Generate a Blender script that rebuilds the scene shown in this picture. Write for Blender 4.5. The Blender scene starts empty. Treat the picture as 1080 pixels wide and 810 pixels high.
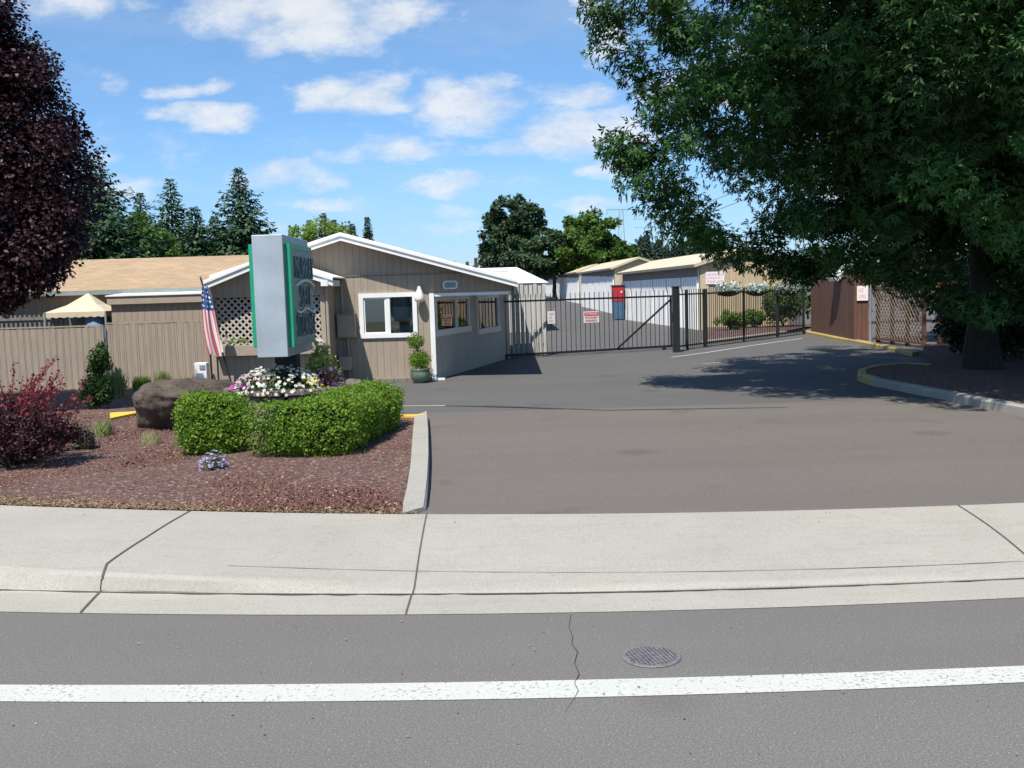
import bpy, math, random
import numpy as np
from mathutils import Vector, Matrix
random.seed(7); R = np.random.default_rng(11)
sc = bpy.context.scene
COL = sc.collection
# ------------------------------------------------------------------ camera model
F = 1050.0; PITCH = math.atan(98/1050.0); ROLL = math.radians(1.7); EYE = 2.0
_r0 = Vector((1,0,0)); _u0 = Vector((0, math.sin(PITCH), math.cos(PITCH))); _f = Vector((0, math.cos(PITCH), -math.sin(PITCH)))
_r = _r0*math.cos(ROLL) - _u0*math.sin(ROLL); _u = _u0*math.cos(ROLL) + _r0*math.sin(ROLL)
def ray(px, py):
    d = _f*F + _r*(px-540) + _u*(405-py)
    return d/d.y
def G(px, py, z=0.0):                 # survey a point of the photo that lies at height z
    d = ray(px, py); t = (z-EYE)/d.z
    return Vector((d.x*t, t, z))
def W(px, py, Y):                     # survey a point of the photo at distance Y
    d = ray(px, py)*Y
    return Vector((d.x, d.y, EYE+d.z))
cam = bpy.data.cameras.new('camera'); cam.sensor_width = 36; cam.lens = 35.0; cam.clip_end = 5000; cam.clip_start = .1
camo = bpy.data.objects.new('camera', cam); COL.objects.link(camo)
m = Matrix.Identity(4)
for i in range(3): m[i][0] = _r[i]; m[i][1] = _u[i]; m[i][2] = -_f[i]
m[0][3] = 0; m[1][3] = 0; m[2][3] = EYE
camo.matrix_world = m; sc.camera = camo
# ------------------------------------------------------------------ terrain height
def gz(y): return .02*min(max(y-65, 0), 75)
# ------------------------------------------------------------------ materials
def newmat(name):
    mt = bpy.data.materials.new(name); mt.use_nodes = True
    nt = mt.node_tree; b = nt.nodes['Principled BSDF']
    return mt, nt, b
def nd(nt, t, **k):
    n = nt.nodes.new(t)
    for a, v in k.items(): setattr(n, a, v)
    return n
def ramp(nt, fac, stops):
    r = nd(nt, 'ShaderNodeValToRGB'); e = r.color_ramp.elements
    while len(e) < len(stops): e.new(.5)
    for q, (p, c) in zip(e, stops): q.position = p; q.color = (*c, 1)
    nt.links.new(fac, r.inputs[0]); return r.outputs[0]
def noise(nt, vec, scale, detail=4, rough=.55):
    n = nd(nt, 'ShaderNodeTexNoise'); n.inputs['Scale'].default_value = scale; n.inputs['Detail'].default_value = detail; n.inputs['Roughness'].default_value = rough
    if vec is not None: nt.links.new(vec, n.inputs['Vector'])
    return n.outputs[0]
def math_(nt, op, a, b=None, c=None):
    n = nd(nt, 'ShaderNodeMath', operation=op)
    for i, v in enumerate((a, b, c)):
        if v is None: continue
        if isinstance(v, (int, float)): n.inputs[i].default_value = v
        else: nt.links.new(v, n.inputs[i])
    return n.outputs[0]
def mixc(nt, fac, a, b, mode='MIX'):
    n = nd(nt, 'ShaderNodeMix', data_type='RGBA', blend_type=mode)
    if isinstance(fac, (int, float)): n.inputs[0].default_value = fac
    else: nt.links.new(fac, n.inputs[0])
    for i, v in ((6, a), (7, b)):
        if isinstance(v, tuple): n.inputs[i].default_value = (*v, 1)
        else: nt.links.new(v, n.inputs[i])
    return n.outputs[2]
def pos(nt): return nd(nt, 'ShaderNodeNewGeometry').outputs['Position']
def bump(nt, b, h, strength=.3, dist=.02):
    n = nd(nt, 'ShaderNodeBump'); n.inputs['Strength'].default_value = strength; n.inputs['Distance'].default_value = dist
    nt.links.new(h, n.inputs['Height']); nt.links.new(n.outputs[0], b.inputs['Normal'])
def sc3(c, f): return tuple(min(1, x*f) for x in c)
def plain(name, c, rough=.7, var=.12, scale=6, metal=0, bmp=0, fine=0, spec=.4):
    mt, nt, b = newmat(name)
    p = nd(nt, 'ShaderNodeTexCoord').outputs['Object']
    n1 = noise(nt, p, scale, 5)
    col = ramp(nt, n1, [(.3, sc3(c, 1-var)), (.7, sc3(c, 1+var))])
    if fine:
        n2 = noise(nt, p, fine, 2); col = mixc(nt, math_(nt, 'MULTIPLY', math_(nt, 'GREATER_THAN', n2, .62), .5), col, sc3(c, .6))
    nt.links.new(col, b.inputs['Base Color'])
    b.inputs['Roughness'].default_value = rough; b.inputs['Metallic'].default_value = metal; b.inputs['Specular IOR Level'].default_value = spec
    if bmp: bump(nt, b, n1, bmp, .01)
    return mt
def uvnode(nt):
    s = nd(nt, 'ShaderNodeSeparateXYZ'); t = nd(nt, 'ShaderNodeUVMap'); nt.links.new(t.outputs[0], s.inputs[0]); return t.outputs[0], s.outputs[0], s.outputs[1]
def siding(name, c, pitch=.2, groove=.06, var=.1, rough=.8, dirt=.25):
    mt, nt, b = newmat(name); uv, u, v = uvnode(nt)
    fr = math_(nt, 'FRACT', math_(nt, 'DIVIDE', u, pitch))
    g = math_(nt, 'LESS_THAN', fr, groove)
    cell = math_(nt, 'FLOOR', math_(nt, 'DIVIDE', u, pitch))
    wn = nd(nt, 'ShaderNodeTexWhiteNoise', noise_dimensions='1D'); nt.links.new(cell, wn.inputs['W'])
    mp = nd(nt, 'ShaderNodeMapping'); mp.inputs['Scale'].default_value = (14, .8, 1); nt.links.new(uv, mp.inputs[0])
    grain = noise(nt, mp.outputs[0], 2.0, 5)
    mp2 = nd(nt, 'ShaderNodeMapping'); mp2.inputs['Scale'].default_value = (1, .5, 1); nt.links.new(uv, mp2.inputs[0])
    big = noise(nt, mp2.outputs[0], 1.6, 6)
    col = ramp(nt, grain, [(.3, sc3(c, 1-var)), (.7, sc3(c, 1+var))])
    col = mixc(nt, math_(nt, 'MULTIPLY', wn.outputs[0], .22), col, sc3(c, .72))
    col = mixc(nt, math_(nt, 'MULTIPLY', ramp1(nt, big, .5, .72), dirt), col, sc3(c, .6))
    col = mixc(nt, math_(nt, 'MULTIPLY', g, .75), col, sc3(c, .25))
    nt.links.new(col, b.inputs['Base Color']); b.inputs['Roughness'].default_value = rough
    bump(nt, b, math_(nt, 'SUBTRACT', math_(nt, 'MULTIPLY', grain, .15), g), .5, .008)
    return mt
def ramp1(nt, fac, a, b_):
    n = nd(nt, 'ShaderNodeMapRange', interpolation_type='SMOOTHSTEP'); nt.links.new(fac, n.inputs[0]); n.inputs[1].default_value = a; n.inputs[2].default_value = b_
    return n.outputs[0]
def asphalt(name, c, speck=.5, patch=.18, scale=1.0):
    mt, nt, b = newmat(name); p = pos(nt)
    n1 = noise(nt, p, .35*scale, 6, .6); n2 = noise(nt, p, 2.2*scale, 5, .6); n3 = noise(nt, p, 90, 3, .7); n4 = noise(nt, p, 38, 2)
    mp = nd(nt, 'ShaderNodeMapping'); mp.inputs['Scale'].default_value = (.15, 1.6, 1); nt.links.new(p, mp.inputs[0])
    n5 = noise(nt, mp.outputs[0], 1.0, 4)
    col = ramp(nt, n1, [(.3, sc3(c, 1-patch)), (.7, sc3(c, 1+patch))])
    col = mixc(nt, math_(nt, 'MULTIPLY', ramp1(nt, n5, .45, .75), .22), col, sc3(c, .72))
    col = mixc(nt, math_(nt, 'MULTIPLY', ramp1(nt, n2, .5, .7), .2), col, sc3(c, 1.25))
    col = mixc(nt, .6, col, ramp(nt, n3, [(.35, sc3(c, .55)), (.5, c), (.66, sc3(c, 1.6))]))
    mpw = nd(nt, 'ShaderNodeMapping'); mpw.inputs['Scale'].default_value = (.05, .55, 1); mpw.inputs['Location'].default_value = (3, 1.3, 0); nt.links.new(p, mpw.inputs[0])
    n7 = noise(nt, mpw.outputs[0], 1.0, 3)
    col = mixc(nt, math_(nt, 'MULTIPLY', ramp1(nt, n7, .4, .65), .28), col, sc3(c, .78))
    n8 = noise(nt, p, .9, 3)
    col = mixc(nt, math_(nt, 'MULTIPLY', ramp1(nt, n8, .60, .72), .38), col, sc3(c, .55))
    vd = nd(nt, 'ShaderNodeTexVoronoi', feature='F1'); vd.inputs['Scale'].default_value = .55; nt.links.new(mixc(nt, .12, p, nd(nt, 'ShaderNodeTexNoise').outputs['Color']), vd.inputs[0])
    col = mixc(nt, math_(nt, 'MULTIPLY', ramp1(nt, vd.outputs['Distance'], .16, .05), .30), col, sc3(c, .4))
    vo = nd(nt, 'ShaderNodeTexVoronoi', feature='F1'); vo.inputs['Scale'].default_value = 55; nt.links.new(p, vo.inputs[0])
    s = math_(nt, 'LESS_THAN', vo.outputs['Distance'], .17)
    sp = nd(nt, 'ShaderNodeSeparateColor'); nt.links.new(vo.outputs['Color'], sp.inputs[0])
    s = math_(nt, 'MULTIPLY', s, math_(nt, 'GREATER_THAN', sp.outputs[0], .6))
    col = mixc(nt, math_(nt, 'MULTIPLY', s, speck), col, sc3(c, 3.2))
    nt.links.new(col, b.inputs['Base Color']); b.inputs['Roughness'].default_value = .88; b.inputs['Specular IOR Level'].default_value = .3
    bump(nt, b, math_(nt, 'ADD', n3, math_(nt, 'MULTIPLY', n4, .4)), .25, .004)
    return mt
def concrete(name, c, stain=.3, streak=0.0):
    mt, nt, b = newmat(name); p = pos(nt)
    n1 = noise(nt, p, .9, 6, .65); n2 = noise(nt, p, 5, 6, .7); n3 = noise(nt, p, 70, 3, .7)
    col = ramp(nt, n1, [(.3, sc3(c, .88)), (.7, sc3(c, 1.08))])
    col = mixc(nt, math_(nt, 'MULTIPLY', ramp1(nt, n2, .52, .75), stain), col, sc3((c[0], c[1]*.95, c[2]*.86), .6))
    mp = nd(nt, 'ShaderNodeMapping'); mp.inputs['Scale'].default_value = (.5, 6, 1); nt.links.new(p, mp.inputs[0])
    n5 = noise(nt, mp.outputs[0], 2, 5)
    col = mixc(nt, math_(nt, 'MULTIPLY', ramp1(nt, n5, .5, .72), stain*.8), col, sc3(c, .72))
    mpb = nd(nt, 'ShaderNodeMapping'); mpb.inputs['Scale'].default_value = (60, 2, 1); nt.links.new(p, mpb.inputs[0])
    n6 = noise(nt, mpb.outputs[0], 1, 3)
    col = mixc(nt, math_(nt, 'MULTIPLY', ramp1(nt, n6, .45, .7), .12), col, sc3(c, .7))
    col = mixc(nt, .42, col, ramp(nt, n3, [(.3, sc3(c, .5)), (.7, sc3(c, 1.3))]))
    n9 = noise(nt, p, 14, 4, .7)
    col = mixc(nt, math_(nt, 'MULTIPLY', ramp1(nt, n9, .62, .7), .3), col, sc3(c, .6))
    nt.links.new(col, b.inputs['Base Color']); b.inputs['Roughness'].default_value = .9; b.inputs['Specular IOR Level'].default_value = .25
    bump(nt, b, math_(nt, 'ADD', n3, n6), .25, .004)
    return mt
def paintmat(name, c, under=(.09,.085,.085), wear=.6):
    mt, nt, b = newmat(name); p = pos(nt)
    n1 = noise(nt, p, 48, 6, .75); n2 = noise(nt, p, 2.2, 4)
    w = ramp1(nt, math_(nt, 'ADD', n1, math_(nt, 'MULTIPLY', n2, .25)), wear, wear+.08)
    col = ramp(nt, n2, [(.3, sc3(c, .9)), (.7, c)])
    col = mixc(nt, w, col, under)
    nt.links.new(col, b.inputs['Base Color']); b.inputs['Roughness'].default_value = .75
    return mt
def leafmat(name, dark, light, trans=.35, accent=None, rough=.5):
    mt, nt, b = newmat(name)
    a = nd(nt, 'ShaderNodeAttribute', attribute_name='var')
    stops = [(0, dark), (.8, light)] if accent is None else [(0, dark), (.7, light), (.955, light), (.97, accent)]
    col = ramp(nt, a.outputs['Fac'], stops)
    nt.links.new(col, b.inputs['Base Color']); b.inputs['Roughness'].default_value = rough; b.inputs['Specular IOR Level'].default_value = .25
    t = nd(nt, 'ShaderNodeBsdfTranslucent'); nt.links.new(mixc(nt, .4, col, sc3(light, 1.6)), t.inputs[0])
    ms = nd(nt, 'ShaderNodeMixShader'); ms.inputs[0].default_value = trans
    nt.links.new(b.outputs[0], ms.inputs[1]); nt.links.new(t.outputs[0], ms.inputs[2])
    nt.links.new(ms.outputs[0], nt.nodes['Material Output'].inputs[0])
    return mt
def shingle(name, c, h=.14, w=.3):
    mt, nt, b = newmat(name); uv, u, v = uvnode(nt)
    br = nd(nt, 'ShaderNodeTexBrick'); nt.links.new(uv, br.inputs['Vector'])
    br.inputs['Scale'].default_value = 1; br.inputs['Brick Width'].default_value = w; br.inputs['Row Height'].default_value = h; br.inputs['Mortar Size'].default_value = .006
    br.inputs['Color1'].default_value = (*sc3(c, .85), 1); br.inputs['Color2'].default_value = (*sc3(c, 1.15), 1); br.inputs['Mortar'].default_value = (*sc3(c, .45), 1)
    n = noise(nt, pos(nt), .8, 5); n2 = noise(nt, pos(nt), 60, 2)
    col = mixc(nt, math_(nt, 'MULTIPLY', ramp1(nt, n, .4, .7), .35), br.outputs[0], sc3(c, .65))
    col = mixc(nt, .25, col, ramp(nt, n2, [(.3, sc3(c, .5)), (.7, sc3(c, 1.4))]))
    nt.links.new(col, b.inputs['Base Color']); b.inputs['Roughness'].default_value = .95
    bump(nt, b, math_(nt, 'FRACT', math_(nt, 'DIVIDE', v, h)), .4, .01)
    return mt
M = {}
M['road'] = asphalt('road_asphalt', (.152,.145,.136), .42, .15, .8)
M['drive'] = asphalt('driveway_asphalt', (.142,.127,.113), .3, .10)
M['lot'] = asphalt('lot_asphalt', (.110,.106,.102), .18, .14)
M['conc'] = concrete('sidewalk_concrete', (.375,.358,.312), .5)
M['kerbc'] = concrete('kerb_concrete', (.36,.35,.31), .6)
M['joint'] = plain('joint_dirt', (.10,.09,.075), .95)
M['tar'] = plain('crack_filler', (.045,.043,.042), .8)
M['white_paint'] = paintmat('road_paint', (.53,.54,.505), (.20,.195,.185), .675)
M['thin_paint'] = paintmat('parking_paint', (.5,.5,.49), (.1,.1,.1), .62)
M['yellow_paint'] = paintmat('yellow_paint', (.75,.52,.06), (.3,.26,.15), .68)
M['yellow_dull'] = paintmat('worn_yellow_paint', (.58,.40,.07), (.24,.22,.17), .60)
M['siding'] = siding('tan_siding', (.335,.275,.215), .155, .05, dirt=.15)
M['siding_grey'] = siding('grey_siding', (.52,.50,.45), .155, .04)
M['board'] = siding('fence_boards', (.335,.28,.225), .145, .06, .14, dirt=.3)
M['board_grey'] = siding('weathered_boards', (.50,.49,.46), .14, .07, .22, dirt=.4)
M['board_brown'] = siding('stained_boards', (.135,.062,.042), .14, .07, .25, dirt=.6)
M['trim'] = plain('tan_trim', (.35,.29,.23), .7, .08)
M['white'] = plain('white_trim', (.78,.78,.76), .5, .05, 3)
M['whitemetal'] = plain('white_ribbed_steel', (.80,.80,.80), .5, .05, 2)
M['tanmetal'] = siding('khaki_steel', (.54,.42,.265), .3, .05, .05, .5, dirt=.12)
M['khaki'] = plain('khaki_trim', (.52,.45,.30), .5, .06)
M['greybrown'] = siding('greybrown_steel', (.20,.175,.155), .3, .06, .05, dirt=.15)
M['rib_valley_shade'] = plain('ribbed_steel_valley_shade', (.36,.38,.42), .5, .06, 2)  # shade between the white door ribs, put into the colour as grey
M['tanroof'] = plain('tan_roof_steel', (.62,.53,.37), .55, .07, 1)
M['whiteroof'] = plain('white_roof_coating', (.8,.8,.78), .6, .08, 1)
M['shingle'] = shingle('tan_shingles', (.40,.285,.175), .2)
M['shingle_grey'] = shingle('grey_shingles', (.3,.29,.28))
M['gutter'] = plain('gutter_metal', (.25,.30,.28), .4)
M['iron'] = plain('black_iron', (.018,.020,.022), .45, .2)
M['pole'] = plain('black_post', (.012,.012,.013), .6, .2)
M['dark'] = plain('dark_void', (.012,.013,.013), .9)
M['alu'] = plain('sign_aluminium', (.40,.44,.48), .5, .13, 2.5, .3)
M['green'] = plain('sign_green', (.012,.30,.16), .4, .08)
M['glaze'] = plain('glazed_pot', (.12,.17,.12), .25, .25)
M['bark'] = plain('bark', (.035,.028,.022), .95, .4, 14, bmp=.8)
M['lightbark'] = plain('light_stem', (.14,.11,.08), .9, .3, 14)
M['canvas'] = plain('tan_canvas', (.58,.50,.36), .8, .08)
M['blue'] = plain('blue_tarp', (.16,.24,.36), .6, .12)
M['red'] = plain('red_enamel', (.42,.03,.04), .4, .1)
M['navy'] = plain('blue_enamel', (.06,.13,.22), .4, .2)
M['black'] = plain('black_plastic', (.02,.02,.022), .5)
M['grey'] = plain('galvanised', (.38,.39,.4), .45, .12, 4, .5)
M['soil'] = plain('soil', (.05,.035,.025), .95, .4, 20)
M['signwhite'] = plain('sign_white', (.78,.76,.76), .5, .03)
M['signred'] = plain('sign_red', (.62,.06,.09), .5, .05)
M['signink'] = plain('sign_ink', (.10,.16,.17), .5, .05)
M['pinkink'] = plain('faded_red_ink', (.72,.36,.42), .5, .05)
M['orange'] = plain('amber_card', (.50,.27,.06), .6, .3, 20)
M['blind'] = plain('window_blind', (.30,.40,.42), .8, .1)
M['screen'] = plain('insect_screen', (.07,.08,.095), .8, .1)
M['lamp'] = plain('lamp_glass', (.75,.74,.70), .25, .03)
def mulchmat():
    mt, nt, b = newmat('lava_rock_mulch'); p = pos(nt)
    vo = nd(nt, 'ShaderNodeTexVoronoi', feature='F1'); vo.inputs['Scale'].default_value = 42; nt.links.new(p, vo.inputs[0])
    sp = nd(nt, 'ShaderNodeSeparateColor'); nt.links.new(vo.outputs['Color'], sp.inputs[0])
    col = ramp(nt, sp.outputs[0], [(0, (.035,.02,.018)), (.35, (.10,.052,.045)), (.7, (.17,.085,.068)), (.93, (.21,.13,.10)), (1, (.4,.36,.3))])
    n = noise(nt, p, 1.3, 5); col = mixc(nt, math_(nt, 'MULTIPLY', ramp1(nt, n, .45, .7), .12), col, (.19,.125,.09))
    nt.links.new(col, b.inputs['Base Color']); b.inputs['Roughness'].default_value = .95
    bump(nt, b, vo.outputs['Distance'], .9, .02); return mt
M['mulch'] = mulchmat()
def groundmat():
    mt, nt, b = newmat('dry_grass_ground'); p = pos(nt)
    n = noise(nt, p, .15, 6); n2 = noise(nt, p, 20, 4)
    col = ramp(nt, n, [(.35, (.09,.11,.04)), (.65, (.20,.17,.09))]); col = mixc(nt, .4, col, ramp(nt, n2, [(.3, (.04,.05,.02)), (.7, (.22,.22,.1))]))
    nt.links.new(col, b.inputs['Base Color']); b.inputs['Roughness'].default_value = 1; return mt
M['ground'] = groundmat()
def rockmat(name, c, c2, sc_=3):
    mt, nt, b = newmat(name); p = nd(nt, 'ShaderNodeTexCoord').outputs['Object']
    n = noise(nt, p, sc_, 8, .7); n2 = noise(nt, p, sc_*9, 5, .7)
    col = ramp(nt, n, [(.35, c), (.65, c2)]); col = mixc(nt, .35, col, ramp(nt, n2, [(.35, sc3(c, .5)), (.7, sc3(c2, 1.5))]))
    nt.links.new(col, b.inputs['Base Color']); b.inputs['Roughness'].default_value = .95
    bump(nt, b, math_(nt, 'ADD', n, math_(nt, 'MULTIPLY', n2, .4)), .9, .05); return mt
M['rock'] = rockmat('basalt', (.022,.017,.014), (.15,.112,.085))
M['block'] = rockmat('stone_block', (.11,.085,.075), (.24,.195,.17), 5)
def glassmat():
    mt, nt, b = newmat('window_glass')
    tr = nd(nt, 'ShaderNodeBsdfTransparent'); tr.inputs[0].default_value = (.75,.8,.8,1)
    gl = nd(nt, 'ShaderNodeBsdfGlossy'); gl.inputs['Roughness'].default_value = .02
    fr = nd(nt, 'ShaderNodeFresnel'); fr.inputs[0].default_value = 1.5
    ms = nd(nt, 'ShaderNodeMixShader'); nt.links.new(math_(nt, 'ADD', fr.outputs[0], .10), ms.inputs[0]); nt.links.new(tr.outputs[0], ms.inputs[1]); nt.links.new(gl.outputs[0], ms.inputs[2])
    nt.links.new(ms.outputs[0], nt.nodes['Material Output'].inputs[0]); return mt
M['glass'] = glassmat()
def flagmat():
    mt, nt, b = newmat('flag_cloth'); uv, u, v = uvnode(nt)
    st = math_(nt, 'LESS_THAN', math_(nt, 'FRACT', math_(nt, 'MULTIPLY', u, 4.0)), .5)
    col = mixc(nt, st, (.75,.72,.70), (.55,.12,.16))
    un = math_(nt, 'LESS_THAN', v, .36)
    vo = nd(nt, 'ShaderNodeTexVoronoi', feature='F1'); mp = nd(nt, 'ShaderNodeMapping'); mp.inputs['Scale'].default_value = (4, 14, 1); nt.links.new(uv, mp.inputs[0]); nt.links.new(mp.outputs[0], vo.inputs[0]); vo.inputs['Scale'].default_value = 1; vo.inputs['Randomness'].default_value = .25
    star = math_(nt, 'LESS_THAN', vo.outputs['Distance'], .27)
    cu = mixc(nt, star, (.04,.09,.26), (.8,.8,.8)); col = mixc(nt, un, col, cu)
    nt.links.new(col, b.inputs['Base Color']); b.inputs['Roughness'].default_value = .8; return mt
M['flag'] = flagmat()
def signface():
    mt, nt, b = newmat('weathered_sign_face'); uv, u, v = uvnode(nt)
    mp = nd(nt, 'ShaderNodeMapping'); mp.inputs['Scale'].default_value = (9, 1.2, 1); nt.links.new(uv, mp.inputs[0])
    n = noise(nt, mp.outputs[0], 2.5, 6, .7)
    col = ramp(nt, n, [(.3, (.03,.10,.08)), (.43, (.13,.21,.20)), (.56, (.28,.35,.36)), (.75, (.55,.58,.54))])
    nt.links.new(col, b.inputs['Base Color']); b.inputs['Roughness'].default_value = .5; return mt
M['signface'] = signface()
M['letters'] = plain('sign_letters', (.05,.12,.13), .4, .3, 8)
M['letteredge'] = plain('sign_letter_edge', (.62,.64,.62), .4, .1, 8)
# leaves
M['L_maple'] = leafmat('sweetgum_leaves', (.005,.021,.006), (.062,.155,.034), .17, rough=.6)
M['L_plum'] = leafmat('plum_leaves', (.009,.004,.006), (.046,.019,.025), .14, rough=.45)
M['L_conif'] = leafmat('fir_needles', (.020,.050,.024), (.055,.110,.045), .15)
M['L_conif2'] = leafmat('far_fir_needles', (.030,.055,.040), (.055,.085,.060), .12)
M['L_round'] = leafmat('dark_broad_leaves', (.026,.055,.024), (.062,.105,.045), .2)
M['L_bright'] = leafmat('bright_broad_leaves', (.040,.090,.012), (.095,.175,.028), .3)
M['L_box'] = leafmat('boxwood_leaves', (.045,.115,.010), (.20,.33,.034), .40, (.20,.24,.05))
M['L_shrub'] = leafmat('shrub_leaves', (.022,.060,.012), (.065,.13,.03), .3)
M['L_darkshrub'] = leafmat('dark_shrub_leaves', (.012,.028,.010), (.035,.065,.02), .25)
M['L_lime'] = leafmat('lime_leaves', (.09,.16,.02), (.20,.30,.05), .35)
M['L_red'] = leafmat('crimson_shoots', (.13,.018,.03), (.30,.06,.07), .3)
M['L_purple'] = leafmat('barberry_leaves', (.018,.007,.012), (.065,.020,.028), .25)
M['L_dry'] = leafmat('dry_grass_blades', (.30,.26,.13), (.45,.42,.24), .3)
M['L_grass'] = leafmat('green_grass_blades', (.14,.18,.05), (.30,.34,.13), .35)
M['L_lav'] = leafmat('lavender_leaves', (.09,.11,.07), (.17,.18,.12), .3, (.22,.16,.26))
M['P_white'] = leafmat('white_petals', (.68,.68,.60), (.8,.8,.74), .3)
M['P_mag'] = leafmat('magenta_petals', (.40,.03,.30), (.55,.06,.42), .3)
M['P_pink'] = leafmat('pink_petals', (.55,.25,.38), (.7,.4,.5), .3)
M['P_yel'] = leafmat('yellow_petals', (.60,.55,.05), (.75,.72,.15), .3)
M['P_pur'] = leafmat('purple_petals', (.05,.02,.07), (.12,.06,.17), .3)
M['P_blue'] = leafmat('lilac_petals', (.28,.28,.46), (.42,.42,.60), .3)
M['L_varieg'] = leafmat('variegated_leaves', (.16,.24,.05), (.5,.5,.15), .3, (.66,.64,.3))
M['L_pale'] = leafmat('pale_trailing_leaves', (.13,.24,.18), (.34,.44,.38), .3, (.7,.7,.7))
# ------------------------------------------------------------------ mesh builder
SPLIT = {'rail','corner_board','conduit','pipe','side_wall','rake_trim','wall','rear_wall','rake_board','downspout','gutter','roof','soffit','corner_trim','interior_room','panel'}
class MB:
    def __init__(s): s.v = []; s.f = []; s.m = []; s.uv = {}
    def face(s, pts, mi=0, uv=None):
        i = len(s.v); s.v += [Vector(p) for p in pts]; s.f.append(tuple(range(i, i+len(pts)))); s.m.append(mi)
        if uv: s.uv[len(s.f)-1] = uv
        return s
    def mesh(s, vs, fs, mi=0):
        i = len(s.v); s.v += [Vector(p) for p in vs]
        for f in fs: s.f.append(tuple(i+k for k in f)); s.m.append(mi)
        return s
    def box(s, x0, x1, y0, y1, z0, z1, mi=0):
        vs = [(x0,y0,z0),(x1,y0,z0),(x1,y1,z0),(x0,y1,z0),(x0,y0,z1),(x1,y0,z1),(x1,y1,z1),(x0,y1,z1)]
        return s.mesh(vs, [(0,3,2,1),(4,5,6,7),(0,1,5,4),(1,2,6,5),(2,3,7,6),(3,0,4,7)], mi)
    def obox(s, o, a, b, c, mi=0):     # box from corner o with edge vectors a, b, c
        o, a, b, c = map(Vector, (o, a, b, c))
        vs = [o, o+a, o+a+b, o+b, o+c, o+a+c, o+a+b+c, o+b+c]
        return s.mesh(vs, [(0,3,2,1),(4,5,6,7),(0,1,5,4),(1,2,6,5),(2,3,7,6),(3,0,4,7)], mi)
    def bar(s, p, q, w, h=None, up=(0,0,1), mi=0):
        p, q = Vector(p), Vector(q); d = (q-p).normalized(); u = Vector(up)
        if abs(d.dot(u)) > .95: u = Vector((0,1,0))
        a = d.cross(u).normalized(); b = a.cross(d); h = h or w
        return s.obox(p-a*w/2-b*h/2, a*w, b*h, q-p, mi)
    def tube(s, pts, rad, seg=8, mi=0, cap=True):
        pts = [Vector(p) for p in pts]; n = len(pts)
        if isinstance(rad, (int, float)): rad = [rad]*n
        base = len(s.v)
        for i, p in enumerate(pts):
            d = (pts[min(i+1, n-1)]-pts[max(i-1, 0)]).normalized(); u = Vector((0,0,1)) if abs(d.z) < .9 else Vector((1,0,0))
            a = d.cross(u).normalized(); b = a.cross(d)
            for k in range(seg):
                t = 2*math.pi*k/seg; s.v.append(p+(a*math.cos(t)+b*math.sin(t))*rad[i])
        for i in range(n-1):
            for k in range(seg):
                k2 = (k+1) % seg; s.f.append((base+i*seg+k, base+i*seg+k2, base+(i+1)*seg+k2, base+(i+1)*seg+k)); s.m.append(mi)
        if cap:
            s.f.append(tuple(base+k for k in range(seg))[::-1]); s.m.append(mi)
            s.f.append(tuple(base+(n-1)*seg+k for k in range(seg))); s.m.append(mi)
        return s
    def lathe(s, c, prof, seg=20, mi=0):
        c = Vector(c); base = len(s.v)
        for r, z in prof:
            for k in range(seg):
                t = 2*math.pi*k/seg; s.v.append(c+Vector((r*math.cos(t), r*math.sin(t), z)))
        for i in range(len(prof)-1):
            for k in range(seg):
                k2 = (k+1) % seg; s.f.append((base+i*seg+k, base+i*seg+k2, base+(i+1)*seg+k2, base+(i+1)*seg+k)); s.m.append(mi)
        return s
    def build(s, name, mats, parent=None, smooth=False, bevel=0, bottom=True):
        if name in SPLIT and parent is not None:
            par = list(range(len(s.v)))
            def find(a):
                while par[a] != a: par[a] = par[par[a]]; a = par[a]
                return a
            for f in s.f:
                for k in f[1:]: par[find(k)] = find(f[0])
            groups = {}
            for fi, f in enumerate(s.f): groups.setdefault(find(f[0]), []).append(fi)
            if len(groups) > 1:
                for fl in groups.values():
                    m2 = MB(); mp = {}
                    for fi in fl:
                        for k in s.f[fi]:
                            if k not in mp: mp[k] = len(m2.v); m2.v.append(s.v[k])
                        m2.f.append(tuple(mp[k] for k in s.f[fi])); m2.m.append(s.m[fi])
                    o = m2._build(name, mats, parent, smooth, bevel)
                return o
        return s._build(name, mats, parent, smooth, bevel)
    def _build(s, name, mats, parent=None, smooth=False, bevel=0):
        if not isinstance(mats, (list, tuple)): mats = [mats]
        me = bpy.data.meshes.new(name)
        if parent is not None: off = parent_loc(parent)
        else:
            n = len(s.v); off = Vector((sum(v.x for v in s.v)/n, sum(v.y for v in s.v)/n, min(v.z for v in s.v)))
        me.from_pydata([tuple(v-off) for v in s.v], [], s.f); me.update()
        for mt in mats: me.materials.append(mt)
        me.polygons.foreach_set('material_index', s.m)
        uvl = me.uv_layers.new(name='UVMap')
        for pi, p in enumerate(me.polygons):
            if pi in s.uv:
                for k, li in enumerate(p.loop_indices): uvl.data[li].uv = s.uv[pi][k]
                continue
            nrm = p.normal
            if abs(nrm.z) > .97: a, b = Vector((1,0,0)), Vector((0,1,0))
            else:
                a = Vector((0,0,1)).cross(nrm).normalized(); b = nrm.cross(a)
            for li in p.loop_indices:
                co = me.vertices[me.loops[li].vertex_index].co + off
                uvl.data[li].uv = (co.dot(a), co.dot(b))
        if smooth: me.polygons.foreach_set('use_smooth', [True]*len(me.polygons))
        o = bpy.data.objects.new(name, me); COL.objects.link(o)
        if parent is not None: o.parent = parent
        else: o.location = off
        if bevel:
            md = o.modifiers.new('bevel', 'BEVEL'); md.width = bevel; md.segments = 2; md.limit_method = 'ANGLE'
        return o
_LOC = {}
def parent_loc(p):
    return _LOC.get(p.name, p.location)
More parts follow.
